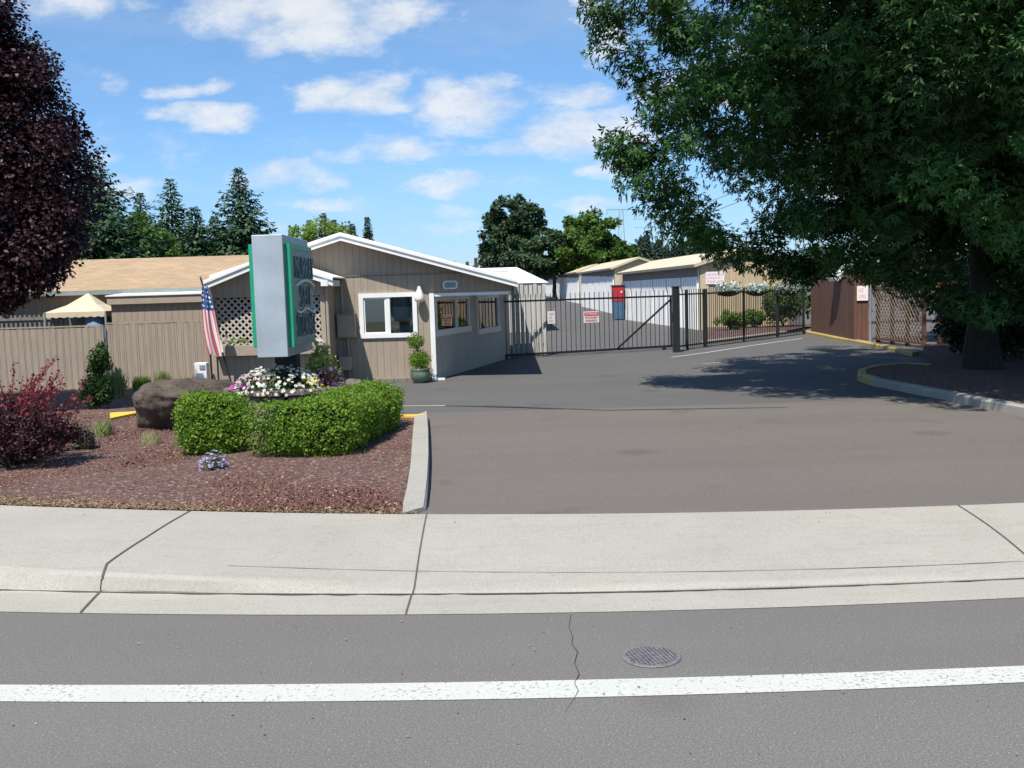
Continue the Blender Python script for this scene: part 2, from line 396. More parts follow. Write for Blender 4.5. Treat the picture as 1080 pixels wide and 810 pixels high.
def empty(name, loc, label, cat, group=None):
    o = bpy.data.objects.new(name, None); COL.objects.link(o); o.location = loc; o.empty_display_size = .2
    _LOC[o.name] = Vector(loc)
    return tag(o, label, cat, group)
def tag(o, label=None, cat=None, group=None, kind=None):
    if label: o['label'] = label
    if cat: o['category'] = cat
    if group: o['group'] = group
    if kind: o['kind'] = kind
    return o
def sub(o):   # register a mesh child as possible parent (its verts are relative to its thing)
    p = o
    off = Vector((0,0,0))
    while p is not None:
        off += p.location; p = p.parent
    _LOC[o.name] = off; return o
def struct(mb, name, mats, **k):
    return tag(mb.build(name, mats, **k), kind='structure')
def copy_tree(o, parent=None):
    c = o.copy(); COL.objects.link(c)
    if parent is not None: c.parent = parent
    for ch in o.children: copy_tree(ch, c)
    return c
# leaf clouds ---------------------------------------------------------------
T_LEAF = (np.array([(0,0,0),(-.36,.45,.06),(0,1,-.05),(.36,.45,.06)]), [(0,3,2),(0,2,1)])
T_SMALL = (np.array([(-.35,0,0),(.35,0,0),(.3,.8,.0),(-.3,.8,0)]), [(0,1,2,3)])
T_STAR = (np.array([(0,0,0),(-.16,.5,.03),(0,1.05,-.12),(.16,.5,.03),
                    (-.42,.22,.04),(-.85,.62,-.1),(-.34,.52,.03),(.34,.52,.03),(.85,.62,-.1),(.42,.22,.04)]),
          [(0,3,2,1),(0,6,5,4),(0,9,8,7)])
T_SPRAY = (np.array([(0,0,0),(-.22,.3,.02),(-.30,.75,-.10),(0,.6,0),(0,1.1,-.2),(.30,.75,-.10),(.22,.3,.02)]), [(0,3,2,1),(0,6,5,3),(3,5,4),(3,4,2)])
T_BLADE = (np.array([(-.5,0,0),(.5,0,0),(.32,.6,.12),(-.32,.6,.12),(0,1,.38)]), [(0,1,2,3),(3,2,4)])
def T_FLOWER():
    vs = [(0,0,.0)]; fs = []
    for k in range(5):
        a = 2*math.pi*k/5
        for d, r in ((-.5, .42), (0, .55), (.5, .42)):
            vs.append((r*math.cos(a+d), r*math.sin(a+d), .12))
        fs.append((0, 1+3*k, 2+3*k, 3+3*k))
    return (np.array(vs), fs)
T_FLOWER = T_FLOWER()
def norm(a): return a/np.maximum(np.linalg.norm(a, axis=1, keepdims=True), 1e-6)
def leafmesh(name, mat, P, N, size, tmpl, parent, jit=.6, tang=None, tjit=1.0, sx=1.0, var=None, rng=R):
    tv, tf = tmpl; n = len(P); k = len(tv)
    N = norm(norm(N)+rng.normal(0, jit, (n,3)))
    T = rng.normal(0, 1, (n,3))
    if tang is not None: T = T*tjit + tang
    T = T - N*np.sum(T*N, axis=1, keepdims=True); T = norm(T); B = np.cross(T, N)
    size = np.broadcast_to(size, (n,)) if np.ndim(size) else np.full(n, size)
    s = size[:, None, None]
    V = P[:, None, :] + s*(tv[None, :, 0:1]*sx*B[:, None, :] + tv[None, :, 1:2]*T[:, None, :] + tv[None, :, 2:3]*N[:, None, :])
    off = parent_loc(parent); V = V.reshape(-1, 3) - np.array(off)
    tl = np.concatenate([np.array(f) for f in tf]); tn = np.array([len(f) for f in tf])
    loops = (np.arange(n)[:, None]*k + tl[None, :]).ravel(); totals = np.tile(tn, n); starts = np.concatenate([[0], np.cumsum(totals)[:-1]])
    me = bpy.data.meshes.new(name); me.vertices.add(len(V)); me.vertices.foreach_set('co', V.ravel())
    me.loops.add(len(loops)); me.loops.foreach_set('vertex_index', loops.astype(np.int32))
    me.polygons.add(len(totals)); me.polygons.foreach_set('loop_start', starts.astype(np.int32)); me.polygons.foreach_set('loop_total', totals.astype(np.int32))
    me.update(calc_edges=True)
    at = me.attributes.new('var', 'FLOAT', 'POINT')
    if var is None: var = rng.random(n)
    at.data.foreach_set('value', np.repeat(var, k).astype(np.float32))
    me.materials.append(mat)
    o = bpy.data.objects.new(name, me); COL.objects.link(o); o.parent = parent
    return o
def dirs(n, rng=R): return norm(rng.normal(0, 1, (n,3)))
def clump_cloud(C, rad, per, rng=R, flat=.75, fill=.35):
    """leaves in shells round clump centres C with radius rad"""
    n = len(C); D = dirs(n*per, rng); r = rng.random((n*per,1))**fill
    P = np.repeat(C, per, 0) + D*r*np.repeat(rad, per)[:, None]*np.array([1,1,flat])
    return P, D, np.repeat(np.arange(n), per)
def ell_clumps(ells, n, rng=R, wob=.12, inner=.2):
    """clump centres spread through the outer shells of several ellipsoids"""
    vol = np.array([e[1][0]*e[1][1]*e[1][2] for e in ells])**(2/3); cnt = (n*vol/vol.sum()).astype(int)
    out = []
    for (c, r), k in zip(ells, cnt):
        D = dirs(k, rng); q = np.where(rng.random(k) < inner, rng.uniform(.35,.8,k), rng.uniform(.82,1.0,k)) * (1+rng.normal(0, wob, k)*.7)
        out.append(np.array(c)+D*np.array(r)*q[:, None])
    return np.concatenate(out)
# ------------------------------------------------------------------ light and sky
SUN = Vector((.20,.46,-.85)).normalized()
sl = bpy.data.lights.new('sun', 'SUN'); sl.energy = 5.0; sl.angle = math.radians(.5); sl.color = (1.0,.94,.84)
so = bpy.data.objects.new('sun', sl); COL.objects.link(so); so.rotation_euler = SUN.to_track_quat('-Z', 'Y').to_euler(); so.location = (-8,-15,30)
w = bpy.data.worlds.new('World'); sc.world = w; w.use_nodes = True
nt = w.node_tree; bg = nt.nodes['Background']; bg.inputs[1].default_value = .079
sky = nd(nt, 'ShaderNodeTexSky', sky_type='NISHITA'); sky.sun_disc = False
sky.sun_elevation = math.asin(-SUN.z); sky.sun_rotation = math.atan2(-SUN.x, -SUN.y); sky.air_density = 1.0; sky.dust_density = .15; sky.ozone_density = 2.2; sky.altitude = 100
tc = nd(nt, 'ShaderNodeTexCoord'); D = tc.outputs['Generated']
sep = nd(nt, 'ShaderNodeSeparateXYZ'); nt.links.new(D, sep.inputs[0])
yy = math_(nt, 'MAXIMUM', sep.outputs[1], .02)
u = math_(nt, 'DIVIDE', sep.outputs[0], yy); v = math_(nt, 'DIVIDE', sep.outputs[2], yy)
cmb = nd(nt, 'ShaderNodeCombineXYZ'); nt.links.new(u, cmb.inputs[0]); nt.links.new(v, cmb.inputs[1])
def vmath(op, a, b=None):
    n = nd(nt, 'ShaderNodeVectorMath', operation=op)
    for i, q in enumerate((a, b)):
        if q is None: continue
        if isinstance(q, tuple): n.inputs[i].default_value = q
        else: nt.links.new(q, n.inputs[i])
    return n
def nzc(scale, det=6, rough=.6, stretch=(1,2.2,1), off=0):
    mp = nd(nt, 'ShaderNodeMapping'); mp.inputs['Scale'].default_value = stretch; mp.inputs['Location'].default_value = (off, off*.7, off)
    nt.links.new(cmb.outputs[0], mp.inputs[0])
    n = nd(nt, 'ShaderNodeTexNoise'); n.inputs['Scale'].default_value = scale; n.inputs['Detail'].default_value = det; n.inputs['Roughness'].default_value = rough
    nt.links.new(mp.outputs[0], n.inputs['Vector']); return n
nz = nzc(9, 6, .6)
wob = vmath('MULTIPLY', vmath('SUBTRACT', nz.outputs['Color'], (.5,.5,.5)).outputs[0], (.16,.055,0)).outputs[0]
Q = vmath('ADD', cmb.outputs[0], wob).outputs[0]
CL = [(250,8,62,26,1),(330,14,75,32,1.1),(415,18,48,17,1),(280,36,55,14,.7),(75,4,62,13,.8),(195,93,38,9,.9),(183,119,30,8,.9),(222,123,44,11,1),(107,88,17,7,.7),(350,97,40,14,1),(395,96,42,18,1.1),(470,112,40,18,1),(515,110,42,20,1.1),(598,106,38,11,.9),
 (540,152,52,14,.9),(600,142,55,20,1.1),(655,132,45,16,1),(290,180,50,16,.9),(330,186,40,10,.7),(380,160,40,10,.6),(425,152,45,13,.9),(466,196,40,10,.95),(642,174,38,10,.95),(335,217,28,8,.7),(620,214,32,8,.8),(128,196,34,14,.55),
 (450,245,60,9,.5),(560,236,80,9,.45),(475,222,40,8,.45),(632,32,22,30,.9),(695,205,50,10,.5),(60,175,50,12,.5),(520,190,40,6,.4),(300,240,50,9,.35),(735,90,60,20,.9),(860,60,80,26,1),(980,20,90,24,1),(980,150,70,18,.9),(890,200,60,14,.8)]
acc = None
for px, py, a, b, k in CL:
    d0 = ray(px, py); a_ = a/1050*1.35; b_ = b/1050*1.5
    e = vmath('MULTIPLY', vmath('SUBTRACT', Q, (d0.x, d0.z, 0)).outputs[0], (1/a_, 1/b_, 0)).outputs[0]
    dt = vmath('DOT_PRODUCT', e, e).outputs['Value']
    g = math_(nt, 'MULTIPLY', math_(nt, 'SUBTRACT', 1.0, dt), k)
    acc = math_(nt, 'MAXIMUM', g, 0) if acc is None else math_(nt, 'MAXIMUM', acc, g)
n2 = nzc(16, 8, .62, (1,1.9,1), 3.1).outputs[0]; n3 = nzc(3.0, 7, .6, (1,3.2,1), 8).outputs[0]
dens = math_(nt, 'ADD', math_(nt, 'MULTIPLY', acc, .95), math_(nt, 'MULTIPLY', math_(nt, 'SUBTRACT', n2, .5), 1.9))
dens = math_(nt, 'MULTIPLY', ramp1(nt, dens, .0, 1.15), .86)
front = math_(nt, 'GREATER_THAN', sep.outputs[1], .02)
dens = math_(nt, 'MULTIPLY', dens, front)
wisp = math_(nt, 'MULTIPLY', ramp1(nt, n3, .45, .85), .28)
dens = math_(nt, 'MAXIMUM', dens, wisp)
hz = ramp1(nt, sep.outputs[2], .16, -.01)   # whitening of the air near the horizon
dens = math_(nt, 'MAXIMUM', dens, math_(nt, 'MULTIPLY', hz, .10))
ccol = mixc(nt, ramp1(nt, n2, .3, .65), (7.0,7.7,8.6), (9.0,9.2,9.4))
skyc = mixc(nt, 1.0, sky.outputs[0], ramp(nt, sep.outputs[2], [(0,(.52,.62,.86)), (.12,(.72,.84,.98)), (.35,(.95,1.0,1.0))]), 'MULTIPLY'); skyc = mixc(nt, 1.0, skyc, (1.24,1.45,1.60), 'MULTIPLY')
nt.links.new(mixc(nt, dens, skyc, ccol), bg.inputs[0])
sc.view_settings.view_transform = 'Standard'; sc.view_settings.look = 'None'; sc.view_settings.exposure = 0.34; sc.view_settings.gamma = 1
# ------------------------------------------------------------------ ground
ys = [-30,0,20,40,65,80,100,120,140,200,500,2500]
mb = MB()
for a, b in zip(ys, ys[1:]):
    mb.face([(-1500,a,gz(a)-.03),(1500,a,gz(a)-.03),(1500,b,gz(b)-.03),(-1500,b,gz(b)-.03)])
struct(mb, 'ground', M['ground'])
# smooth lines that run along the street, fitted to surveyed points
class Line:
    def __init__(s, pts, zf):
        s.c = np.polyfit([p[0] for p in pts], [p[1] for p in pts], 2); s.zf = zf
    def at(s, px):
        q = min(max(px, 0), 1080); p = G(q, float(np.polyval(s.c, q)), s.zf(q))
        if q != px:
            e = 40 if px < 0 else 1040; p2 = G(e, float(np.polyval(s.c, e)), s.zf(e)); d = (p-p2)/40
            d.z = 0; p = p + d*abs(px-q)
        return p
def sstep(x, a, b): t = min(max((x-a)/(b-a), 0), 1); return t*t*(3-2*t)
hk = lambda x: .135-.105*sstep(x, 90, 440)
LN = [Line([(0,645),(430,648),(1080,630)], lambda x: .004),
      Line([(0,624),(430,628),(1080,610.5)], lambda x: .0),
      Line([(0,621),(110,621),(430,626),(1080,609)], lambda x: .012),
      Line([(0,606),(110,607),(300,617),(430,622),(700,619),(1080,605)], lambda x: hk(x)*.85),
      Line([(0,598),(110,600),(300,610),(430,616),(700,612),(1080,600)], lambda x: hk(x)+.002),
      Line([(0,590),(110,592),(300,601),(430,609),(1080,596)], lambda x: hk(x)+.004),
      Line([(0,534),(200,536),(450,544),(700,541),(1080,530)], lambda x: hk(x)*.6+.04)]
def S(px, t):
    i = min(int(t), len(LN)-2); a = LN[i].at(px); b = LN[i+1].at(px); return a.lerp(b, t-i)
cols = [-6000,-3000,-1200,-500,-200]+list(range(0,1081,15))+[1300,1700,2600,4500,8000]
def strip(i0, i1, name, mat):
    mb = MB()
    rows = list(range(i0, i1+1))
    for a, b in zip(cols, cols[1:]):
        for i, j in zip(rows, rows[1:]):
            pass
    n = len(rows); vs = [LN[i].at(c_) for c_ in cols for i in rows]
    mb.mesh(vs, [(a*n+k, (a+1)*n+k, (a+1)*n+k+1, a*n+k+1) for a in range(len(cols)-1) for k in range(n-1)])
    return struct(mb, name, mat, smooth=True)
mb = MB()
rows = []
for a, b in zip(cols, cols[1:]):
    pa, pb = LN[0].at(a), LN[0].at(b)
    mb.face([(pa.x,-9,0),(pb.x,-9,0),(pb.x,pb.y+.12,0),(pa.x,pa.y+.12,0)])
struct(mb, 'road', M['road'])
strip(0, 1, 'gutter', M['conc']); strip(1, 4, 'kerb', M['conc']); strip(4, 6, 'sidewalk', M['conc'])
def ribbon(pts, wd, name, mat, lift=.003):
    mb = MB(); n = len(pts); L = []
    for i, p in enumerate(pts):
        d = (pts[min(i+1, n-1)]-pts[max(i-1, 0)]); d.z = 0; d.normalize(); a = Vector((-d.y, d.x, 0)); ww = wd[i] if isinstance(wd, list) else wd
        L.append((p+a*ww/2+Vector((0,0,lift)), p-a*ww/2+Vector((0,0,lift))))
    for a, b in zip(L, L[1:]): mb.face([a[1], b[1], b[0], a[0]])
    return struct(mb, name, mat)
def sjoint(p0, p1, n=14, wd=.018):
    pts = [S(p0+(p1-p0)*t/n if not callable(p1) else p1(t/n), 6*(1-t/n)) for t in range(n+1)]
    return ribbon(pts, wd, 'sidewalk_joint', M['joint'], .004)
def jline(ctrl, wd):
    pts = []
    for (p0, t0), (p1, t1) in zip(ctrl, ctrl[1:]):
        for k in range(8): f = k/8; pts.append(S(p0+(p1-p0)*f, t0+(t1-t0)*f)+Vector((0,-.004,0)))
    pts.append(S(*ctrl[-1])); ribbon(pts, wd, 'sidewalk_joint', M['joint'], .006)
jline([(201,6),(155,5.45),(113,5.0),(110,4),(108,3),(107,2),(104,1),(85,0)], .016)
jline([(450,6),(439,5),(437,3),(434,1),(428,0)], .011)
jline([(1010,6),(1092,5),(1100,4),(1108,1),(1118,0)], .012)
jline([(-195,6),(-225,5),(-228,3),(-232,1),(-240,0)], .014)
ribbon([S(x, 5.05) for x in range(240, 1081, 40)], [.004+.008*random.random() for _ in range(240, 1081, 40)], 'kerb_joint', M['joint'], .004)
ribbon([S(x, 1.4) for x in range(-200, 1081, 20)], [.006+.03*random.random() for _ in range(-200, 1081, 20)], 'gutter_stain', M['joint'], .005)
# road marking
wl = lambda x, c: G(x, float(np.polyval(c, x)), .004)
ct = np.polyfit([0,300,540,800,1080], [722,721.5,718.5,712,702], 2); cb = np.polyfit([0,300,540,800,1080], [739.5,740,737,730,719.5], 2)
mb = MB(); xs = [-80]+list(range(0,1081,60))+[1160]; P = [(wl(x, cb), wl(x, ct)) for x in xs]
d0 = (P[0][0]-P[1][0]).normalized(); d1 = (P[-1][0]-P[-2][0]).normalized()
P = [(P[0][0]+d0*60, P[0][1]+d0*60)]+P+[(P[-1][0]+d1*60, P[-1][1]+d1*60)]
for a, b in zip(P, P[1:]): mb.face([a[0], b[0], b[1], a[1]])
struct(mb, 'road_marking', M['white_paint'])
pts = [G(x, y) for x, y in [(602,649),(600,662),(604,672),(603,680),(609,688),(606,700),(611,712),(606,721),(610,730),(604,740),(596,752)]]
ribbon(pts, [.003,.0025,.004,.003,.005,.0035,.0045,.003,.004,.002,.001], 'road_crack', M['tar'], .006)
# driveway (new asphalt) and lot
mb = MB(); YS = G(540, 431).y
for a, b in zip([-200,0,150,300,450,600,750,900,1080,1700], [0,150,300,450,600,750,900,1080,1700,2600]):
    pa, pb = LN[6].at(a), LN[6].at(b); pa = pa+Vector((0,.0,-.02)); pb = pb+Vector((0,0,-.02))
    qa = Vector((pa.x, YS-.35-.012*pa.x, .006)); qb = Vector((pb.x, YS-.35-.012*pb.x, .006))
    ma = pa.lerp(qa, .35); ma.z = .006; m2 = pb.lerp(qb, .35); m2.z = .006
    mb.face([pa, pb, m2, ma]); mb.face([ma, m2, qb, qa])
struct(mb, 'driveway', M['drive'])
mb = MB(); ysl = [11.5,20,30,45,65,80,100,120,140,160]
for a, b in zip(ysl, ysl[1:]): mb.face([(-14,a,gz(a)),(40,a,gz(a)),(40,b,gz(b)),(-14,b,gz(b))])
struct(mb, 'parking_lot', M['lot'])
def gl(pts, z=.004): return [G(x, y, z) for x, y in pts]
ribbon(gl([(708,377),(745,372),(790,365),(846,357)]), .10, 'parking_line', M['white_paint'], .004)
ribbon(gl([(412,428.5),(472,428)]), .07, 'parking_line', M['white_paint'], .004)
ribbon(gl([(740,384),(850,374),(960,378)]), .08, 'parking_line', M['thin_paint'], .004)
ribbon(gl([(470,428),(540,429.5),(640,433),(700,432),(830,430)]), [.05,.09,.05,.07,.03], 'asphalt_seam', M['tar'], .008)
# planting bed left: mulch with concrete kerb
bz = .10
mb = MB()
bedpts = [LN[6].at(x)+Vector((0,.02,0)) for x in (-400,-200,0,120,240,360,423)]
inner = [G(428,525,.125), G(433,490,.125), G(437,455,.125), G(438,439,.125)]
back = [G(300,437.5,bz), G(250,437,bz), G(180,430.5,bz), G(168,424,bz)]
far = [Vector((-6.5,22.4,bz)), Vector((-22,22.4,bz)), Vector((-22,10.2,bz))]
import bmesh
bm = bmesh.new(); vs = [bm.verts.new(p) for p in bedpts+inner+back+far]; bm.faces.new(vs)
bmesh.ops.triangulate(bm, faces=bm.faces[:]); bmesh.ops.subdivide_edges(bm, edges=bm.edges[:], cuts=5, use_grid_fill=True)
for v_ in bm.verts:
    e = min((Vector((v_.co.x, v_.co.y))-Vector((p.x, p.y))).length for p in bedpts+inner)
    v_.co.z += .02*math.sin(v_.co.x*2.1+1)*math.sin(v_.co.y*1.7)*min(1, e)
me = bpy.data.meshes.new('planting_bed'); bm.to_mesh(me); bm.free(); me.materials.append(M['mulch'])
bed = bpy.data.objects.new('planting_bed', me); COL.objects.link(bed); tag(bed, kind='structure')
# kerb of the bed: swept, flaring at the street end
def kerbrun(inn, out, name, mat, zt, zb=-.02, group=None):
    mb = MB()
    zt = zt if isinstance(zt, list) else [zt]*len(inn)
    for i in range(len(inn)-1):
        a, b, c, d = inn[i], inn[i+1], out[i+1], out[i]
        T = lambda p, z: Vector((p.x, p.y, z))
        ch = .03
        def e(p, q, z): # chamfered outer edge
            v2 = (T(q,0)-T(p,0)); L = v2.length; return T(p,0)+v2*(1-ch/L)+Vector((0,0,z))
        mb.face([T(a,zt[i]), e(a,d,zt[i]), e(b,c,zt[i+1]), T(b,zt[i+1])])
        mb.face([e(a,d,zt[i]), T(d,zt[i]-ch), T(c,zt[i+1]-ch), e(b,c,zt[i+1])])
        mb.face([T(d,zt[i]-ch), T(d,zb), T(c,zb), T(c,zt[i+1]-ch)])
        mb.face([T(a,zb), T(a,zt[i]), T(b,zt[i+1]), T(b,zb)])
    for i in (0, -1):
        a, d = inn[i], out[i]; z = zt[i]
        dd_ = Vector((d.x-a.x,d.y-a.y,0)); ee_ = Vector((a.x,a.y,z))+dd_*(1-.03/dd_.length); mb.face([Vector((a.x,a.y,zb)), Vector((d.x,d.y,zb)), Vector((d.x,d.y,z-.03)), ee_, Vector((a.x,a.y,z))])
    return struct(mb, name, mat)
zk = .15
kin = [G(425,541,.075), G(425,531,.13), G(429,515,zk), G(433,490,zk), G(435,462,zk), G(437,438.5,zk)]
kout = [G(449,543,.0), G(450.5,538,.0), G(452,518,0), G(453,492,0), G(452.5,464,0), G(451,443,0)]
kerbrun(kin, kout, 'bed_kerb', M['kerbc'], [.078,.13,.15,.15,.15,.15])
yk_in = [G(437,438.5,zk), G(340,439,zk), G(240,438.5,zk), G(150,434,zk), G(116,441,.14)]
yk_out = [p+Vector((0,.16,0)) for p in yk_in]; yk_out[0] += Vector((.2,0,0)); yk_out[-1] = G(116,435,.14)
kerbrun(yk_in, yk_out, 'bed_kerb_yellow', M['yellow_paint'], [.152,.152,.152,.15,.14])
# right hand island with kerb and yellow nose
ip = [(1250,458),(1140,447),(1080,439),(1036,431),(1000,423),(950,413),(920,407),(904,401.5),(905,396.5),(920,392),(955,389),(985,391)]
io = [G(x, y, 0) for x, y in ip]
io = [Vector((8.6,9.3,0)), Vector((8.35,11.5,0))]+io[2:]
cen = Vector((11,19,0)); n_ = len(io); ii = []
for i, p in enumerate(io):
    t_ = (io[min(i+1, n_-1)]-io[max(i-1, 0)]).normalized(); a = Vector((t_.y, -t_.x, 0))
    ii.append(p+a*.16)
ji = 7
kerbrun(ii[:ji], io[:ji], 'island_kerb', M['kerbc'], .15)
kerbrun(ii[ji-1:], io[ji-1:], 'island_kerb_yellow', M['yellow_dull'], .152)
mb = MB(); poly = [Vector((p.x, p.y, .13)) for p in ii]+[Vector((11.2,27,.13)), Vector((11.9,28.6,.13)), Vector((26,28.6,.13)), Vector((26,8.2,.13)), Vector((8.8,8.2,.13))]
bm = bmesh.new(); bm.faces.new([bm.verts.new(p) for p in poly]); bmesh.ops.triangulate(bm, faces=bm.faces[:])
me = bpy.data.meshes.new('planting_island'); bm.to_mesh(me); bm.free(); me.materials.append(M['mulch'])
tag(bpy.data.objects.new('planting_island', me), kind='structure'); COL.objects.link(bpy.data.objects['planting_island'])
# far yellow kerb along the brown enclosure and inner bed kerb by the iron fence
a_ = [G(x, y, 0) for x, y in [(846,351.5),(862,354.5),(880,358.5),(897,361.5),(930,368),(962,376)]]
kerbrun([p+Vector((.22,.12,0)) for p in a_], a_, 'enclosure_kerb', M['yellow_dull'], .11)
E0 = G(716,370); E1 = Vector((G(848,352.5).x, G(848,352.5).y, 0))
fd = (E1-E0).normalized(); fn = Vector((-fd.y, fd.x, 0))
q0 = E0+fd*3.1+fn*.7; q1 = E1+fn*.7
kerbrun([q0+fn*.15, q1+fn*.15], [q0, q1], 'inner_bed_kerb', M['kerbc'], .13)
mb = MB(); mb.face([q0+fn*.15+Vector((0,0,.11)), q1+fn*.15+Vector((.0,0,.11)), Vector((14,45,.11)), Vector((8.7,45,.11))]); struct(mb, 'inner_planting_bed', M['mulch'])
# rock chips of the beds (uncountable)
def chips(name, n, fx, size, mats, label):
    P = np.array([fx() for _ in range(n)]); mb = MB()
    tv = np.array([(1,0,-.5),(-.5,.87,-.5),(-.5,-.87,-.5),(0.1,0.1,.8)]); tf = [(0,1,3),(1,2,3),(2,0,3)]
    e = empty(name+'_root', (0,0,0), 'x', 'x')
    D = R.normal(0,.5,(n,3))+np.array([0,0,1])
    o = leafmesh(name, mats, P, D, R.uniform(size*.5, size*1.3, n), (tv, tf), e, .3)
    o.parent = None; bpy.data.objects.remove(e)
    return tag(o, label, 'rock mulch', kind='stuff')
def inbed():
    while True:
        px = R.uniform(-30,436); py = R.uniform(436,548); p = G(px, py, bz)
        s = LN[6].at(px)
        if p.y > s.y+.03 and p.y < 17.5 and (px < 421+ (543-py)*.15): return (p.x, p.y, bz+.012)
M['chip'] = leafmat('lava_rock', (.045,.024,.02), (.18,.088,.072), 0, (.36,.30,.24), .95)
chips('lava_rock_chips', 26000, inbed, .013, M['chip'], 'red brown lava rock chips covering the planting bed')
def inedge():
    px = R.uniform(-30,440); s = LN[6].at(px); return (s.x, s.y+abs(R.normal(0,.16)), s.z+.012+.03*0)
M['straw'] = leafmat('dry_needles', (.13,.085,.05), (.30,.21,.12), 0, (.45,.4,.3), .95)
P = np.array([inedge() for _ in range(5000)])
e = empty('tmp', (0,0,0), 'x', 'x'); o = leafmesh('dry_needle_litter', M['straw'], P, np.tile([0,0,1.], (5000,1)), R.uniform(.02,.05,5000), T_SMALL, e, .35, sx=.3); o.parent = None; bpy.data.objects.remove(e)
tag(o, 'dry brown needle litter along the sidewalk edge of the bed', 'litter', kind='stuff')
def litterpt():
    r_ = R.random()
    if r_ < .45: p = G(R.uniform(452,1080), R.uniform(440,545), .012); 
    elif r_ < .6: p = LN[6].at(R.uniform(0,1080)); p = Vector((p.x, p.y-abs(R.normal(0,.25)), p.z+.006))
    elif r_ < .75: s = G(452+R.random()*10, R.uniform(445,540), .012); p = s
    else: p = G(R.uniform(0,1080), R.uniform(648,800), .010)
    return tuple(p)
P = np.array([litterpt() for _ in range(230)])
e = empty('tmp', (0,0,0), 'x', 'x'); o = leafmesh('fallen_leaf_litter', M['straw'], P, np.tile([0,0,1.], (230,1)), R.uniform(.006,.022,230), T_LEAF, e, .3); o.parent = None; bpy.data.objects.remove(e)
tag(o, 'tiny fallen leaves scattered over asphalt and sidewalk', 'litter', kind='stuff')
# round drain cover
c = G(687,693,0); r = .150
dc = empty('drain_cover', (c.x, c.y, 0), 'small round cast iron grate set in the road near the white line', 'drain cover')
mb = MB(); mb.lathe((c.x,c.y,0), [(r+.012,.004),(r+.008,.010),(r-.012,.010),(r-.014,.004)], 36); mb.build('rim', M['grey_iron'] if 'grey_iron' in M else M.setdefault('grey_iron', plain('worn_cast_iron', (.17,.165,.175), .6, .3, 30, .1)), dc)
mb = MB(); mb.lathe((c.x,c.y,0), [(.001,.0055),(r-.013,.0055)], 36); mb.build('drain_hole', M['tar'], dc)
mb = MB(); rot = Matrix.Rotation(math.radians(14), 3, 'Z')
for k in range(-6, 7):
    q = k*.022; L = math.sqrt(max(0, (r-.014)**2-q*q))
    for ax in (0, 1):
        a = rot @ (Vector((q,-L,0)) if ax else Vector((-L,q,0))); b = rot @ (Vector((q,L,0)) if ax else Vector((L,q,0)))
        mb.bar(c+a+Vector((0,0,.0085+.001*ax)), c+b+Vector((0,0,.0085+.001*ax)), .0085 if ax else .0075, .003)
mb.build('grate_bars', M['grey_iron'], dc)
# ------------------------------------------------------------------ helpers for buildings
def wallseg(mb, p0, p1, z0, z1, th=.12, holes=(), base=None):
    """wall along p0->p1 (front face on the right-hand side looking p0->p1), holes as (s0,s1,za,zb)"""
    p0 = Vector((p0[0], p0[1], 0)); p1 = Vector((p1[0], p1[1], 0)); d = p1-p0; L = d.length; d.normalize(); nrm = Vector((-d.y, d.x, 0))
    ss = sorted({0, L, *[h[0] for h in holes], *[h[1] for h in holes]}); zs = sorted({z0, z1, *[h[2] for h in holes], *[h[3] for h in holes]})
    for a, b in zip(ss, ss[1:]):
        # merge vertically where there is no hole
        zc = []
        for q, r_ in zip(zs, zs[1:]):
            m_ = ((a+b)/2, (q+r_)/2)
            if any(h[0] < m_[0] < h[1] and h[2] < m_[1] < h[3] for h in holes): continue
            if zc and abs(zc[-1][1]-q) < 1e-6: zc[-1][1] = r_
            else: zc.append([q, r_])
        for q, r_ in zc:
            mb.obox(p0+d*a+Vector((0,0,q)), d*(b-a), nrm*th, Vector((0,0,r_-q)))
def prism(mb, pts, dy, mi=0):
    """polygon pts (front, counter-clockwise seen from -Y) pushed back by vector dy"""
    n = len(pts); pts = [Vector(p) for p in pts]; dy = Vector(dy)
    b = [p+dy for p in pts]; i = len(mb.v)
    mb.mesh(pts+b, [tuple(range(n)), tuple(range(2*n-1, n-1, -1))]+[(k, k+n, (k+1) % n+n, (k+1) % n) for k in range(n)], mi)
_txt = {}
def text_mb(mb, s, o, right, up, width, height, mi=0, depth=.006, spacing=1.0):
    cu = bpy.data.curves.new('t', 'FONT'); cu.body = s; cu.extrude = .02; cu.space_character = spacing; cu.resolution_u = 3
    ob = bpy.data.objects.new('t', cu); COL.objects.link(ob); dg = bpy.context.evaluated_depsgraph_get(); me = bpy.data.meshes.new_from_object(ob.evaluated_get(dg))
    co = [v_.co.copy() for v_ in me.vertices]; x0 = min(c.x for c in co); x1 = max(c.x for c in co); y0 = min(c.y for c in co); y1 = max(c.y for c in co)
    right = Vector(right).normalized(); up = Vector(up).normalized(); nn = right.cross(up); o = Vector(o)
    vs = [o+right*((c.x-x0)/(x1-x0)*width)+up*((c.y-y0)/(y1-y0)*height)+nn*(depth if c.z > 0 else 0) for c in co]
    mb.mesh(vs, [tuple(p.vertices) for p in me.polygons], mi)
    bpy.data.objects.remove(ob); bpy.data.curves.remove(cu); bpy.data.meshes.remove(me)
def frame(mb, x0, x1, z0, z1, y0, y1, w_):
    mb.box(x0,x1,y0,y1,z0,z0+w_); mb.box(x0,x1,y0,y1,z1-w_,z1); mb.box(x0,x0+w_,y0,y1,z0+w_,z1-w_); mb.box(x1-w_,x1,y0,y1,z0+w_,z1-w_)
Z = Vector((0,0,1))
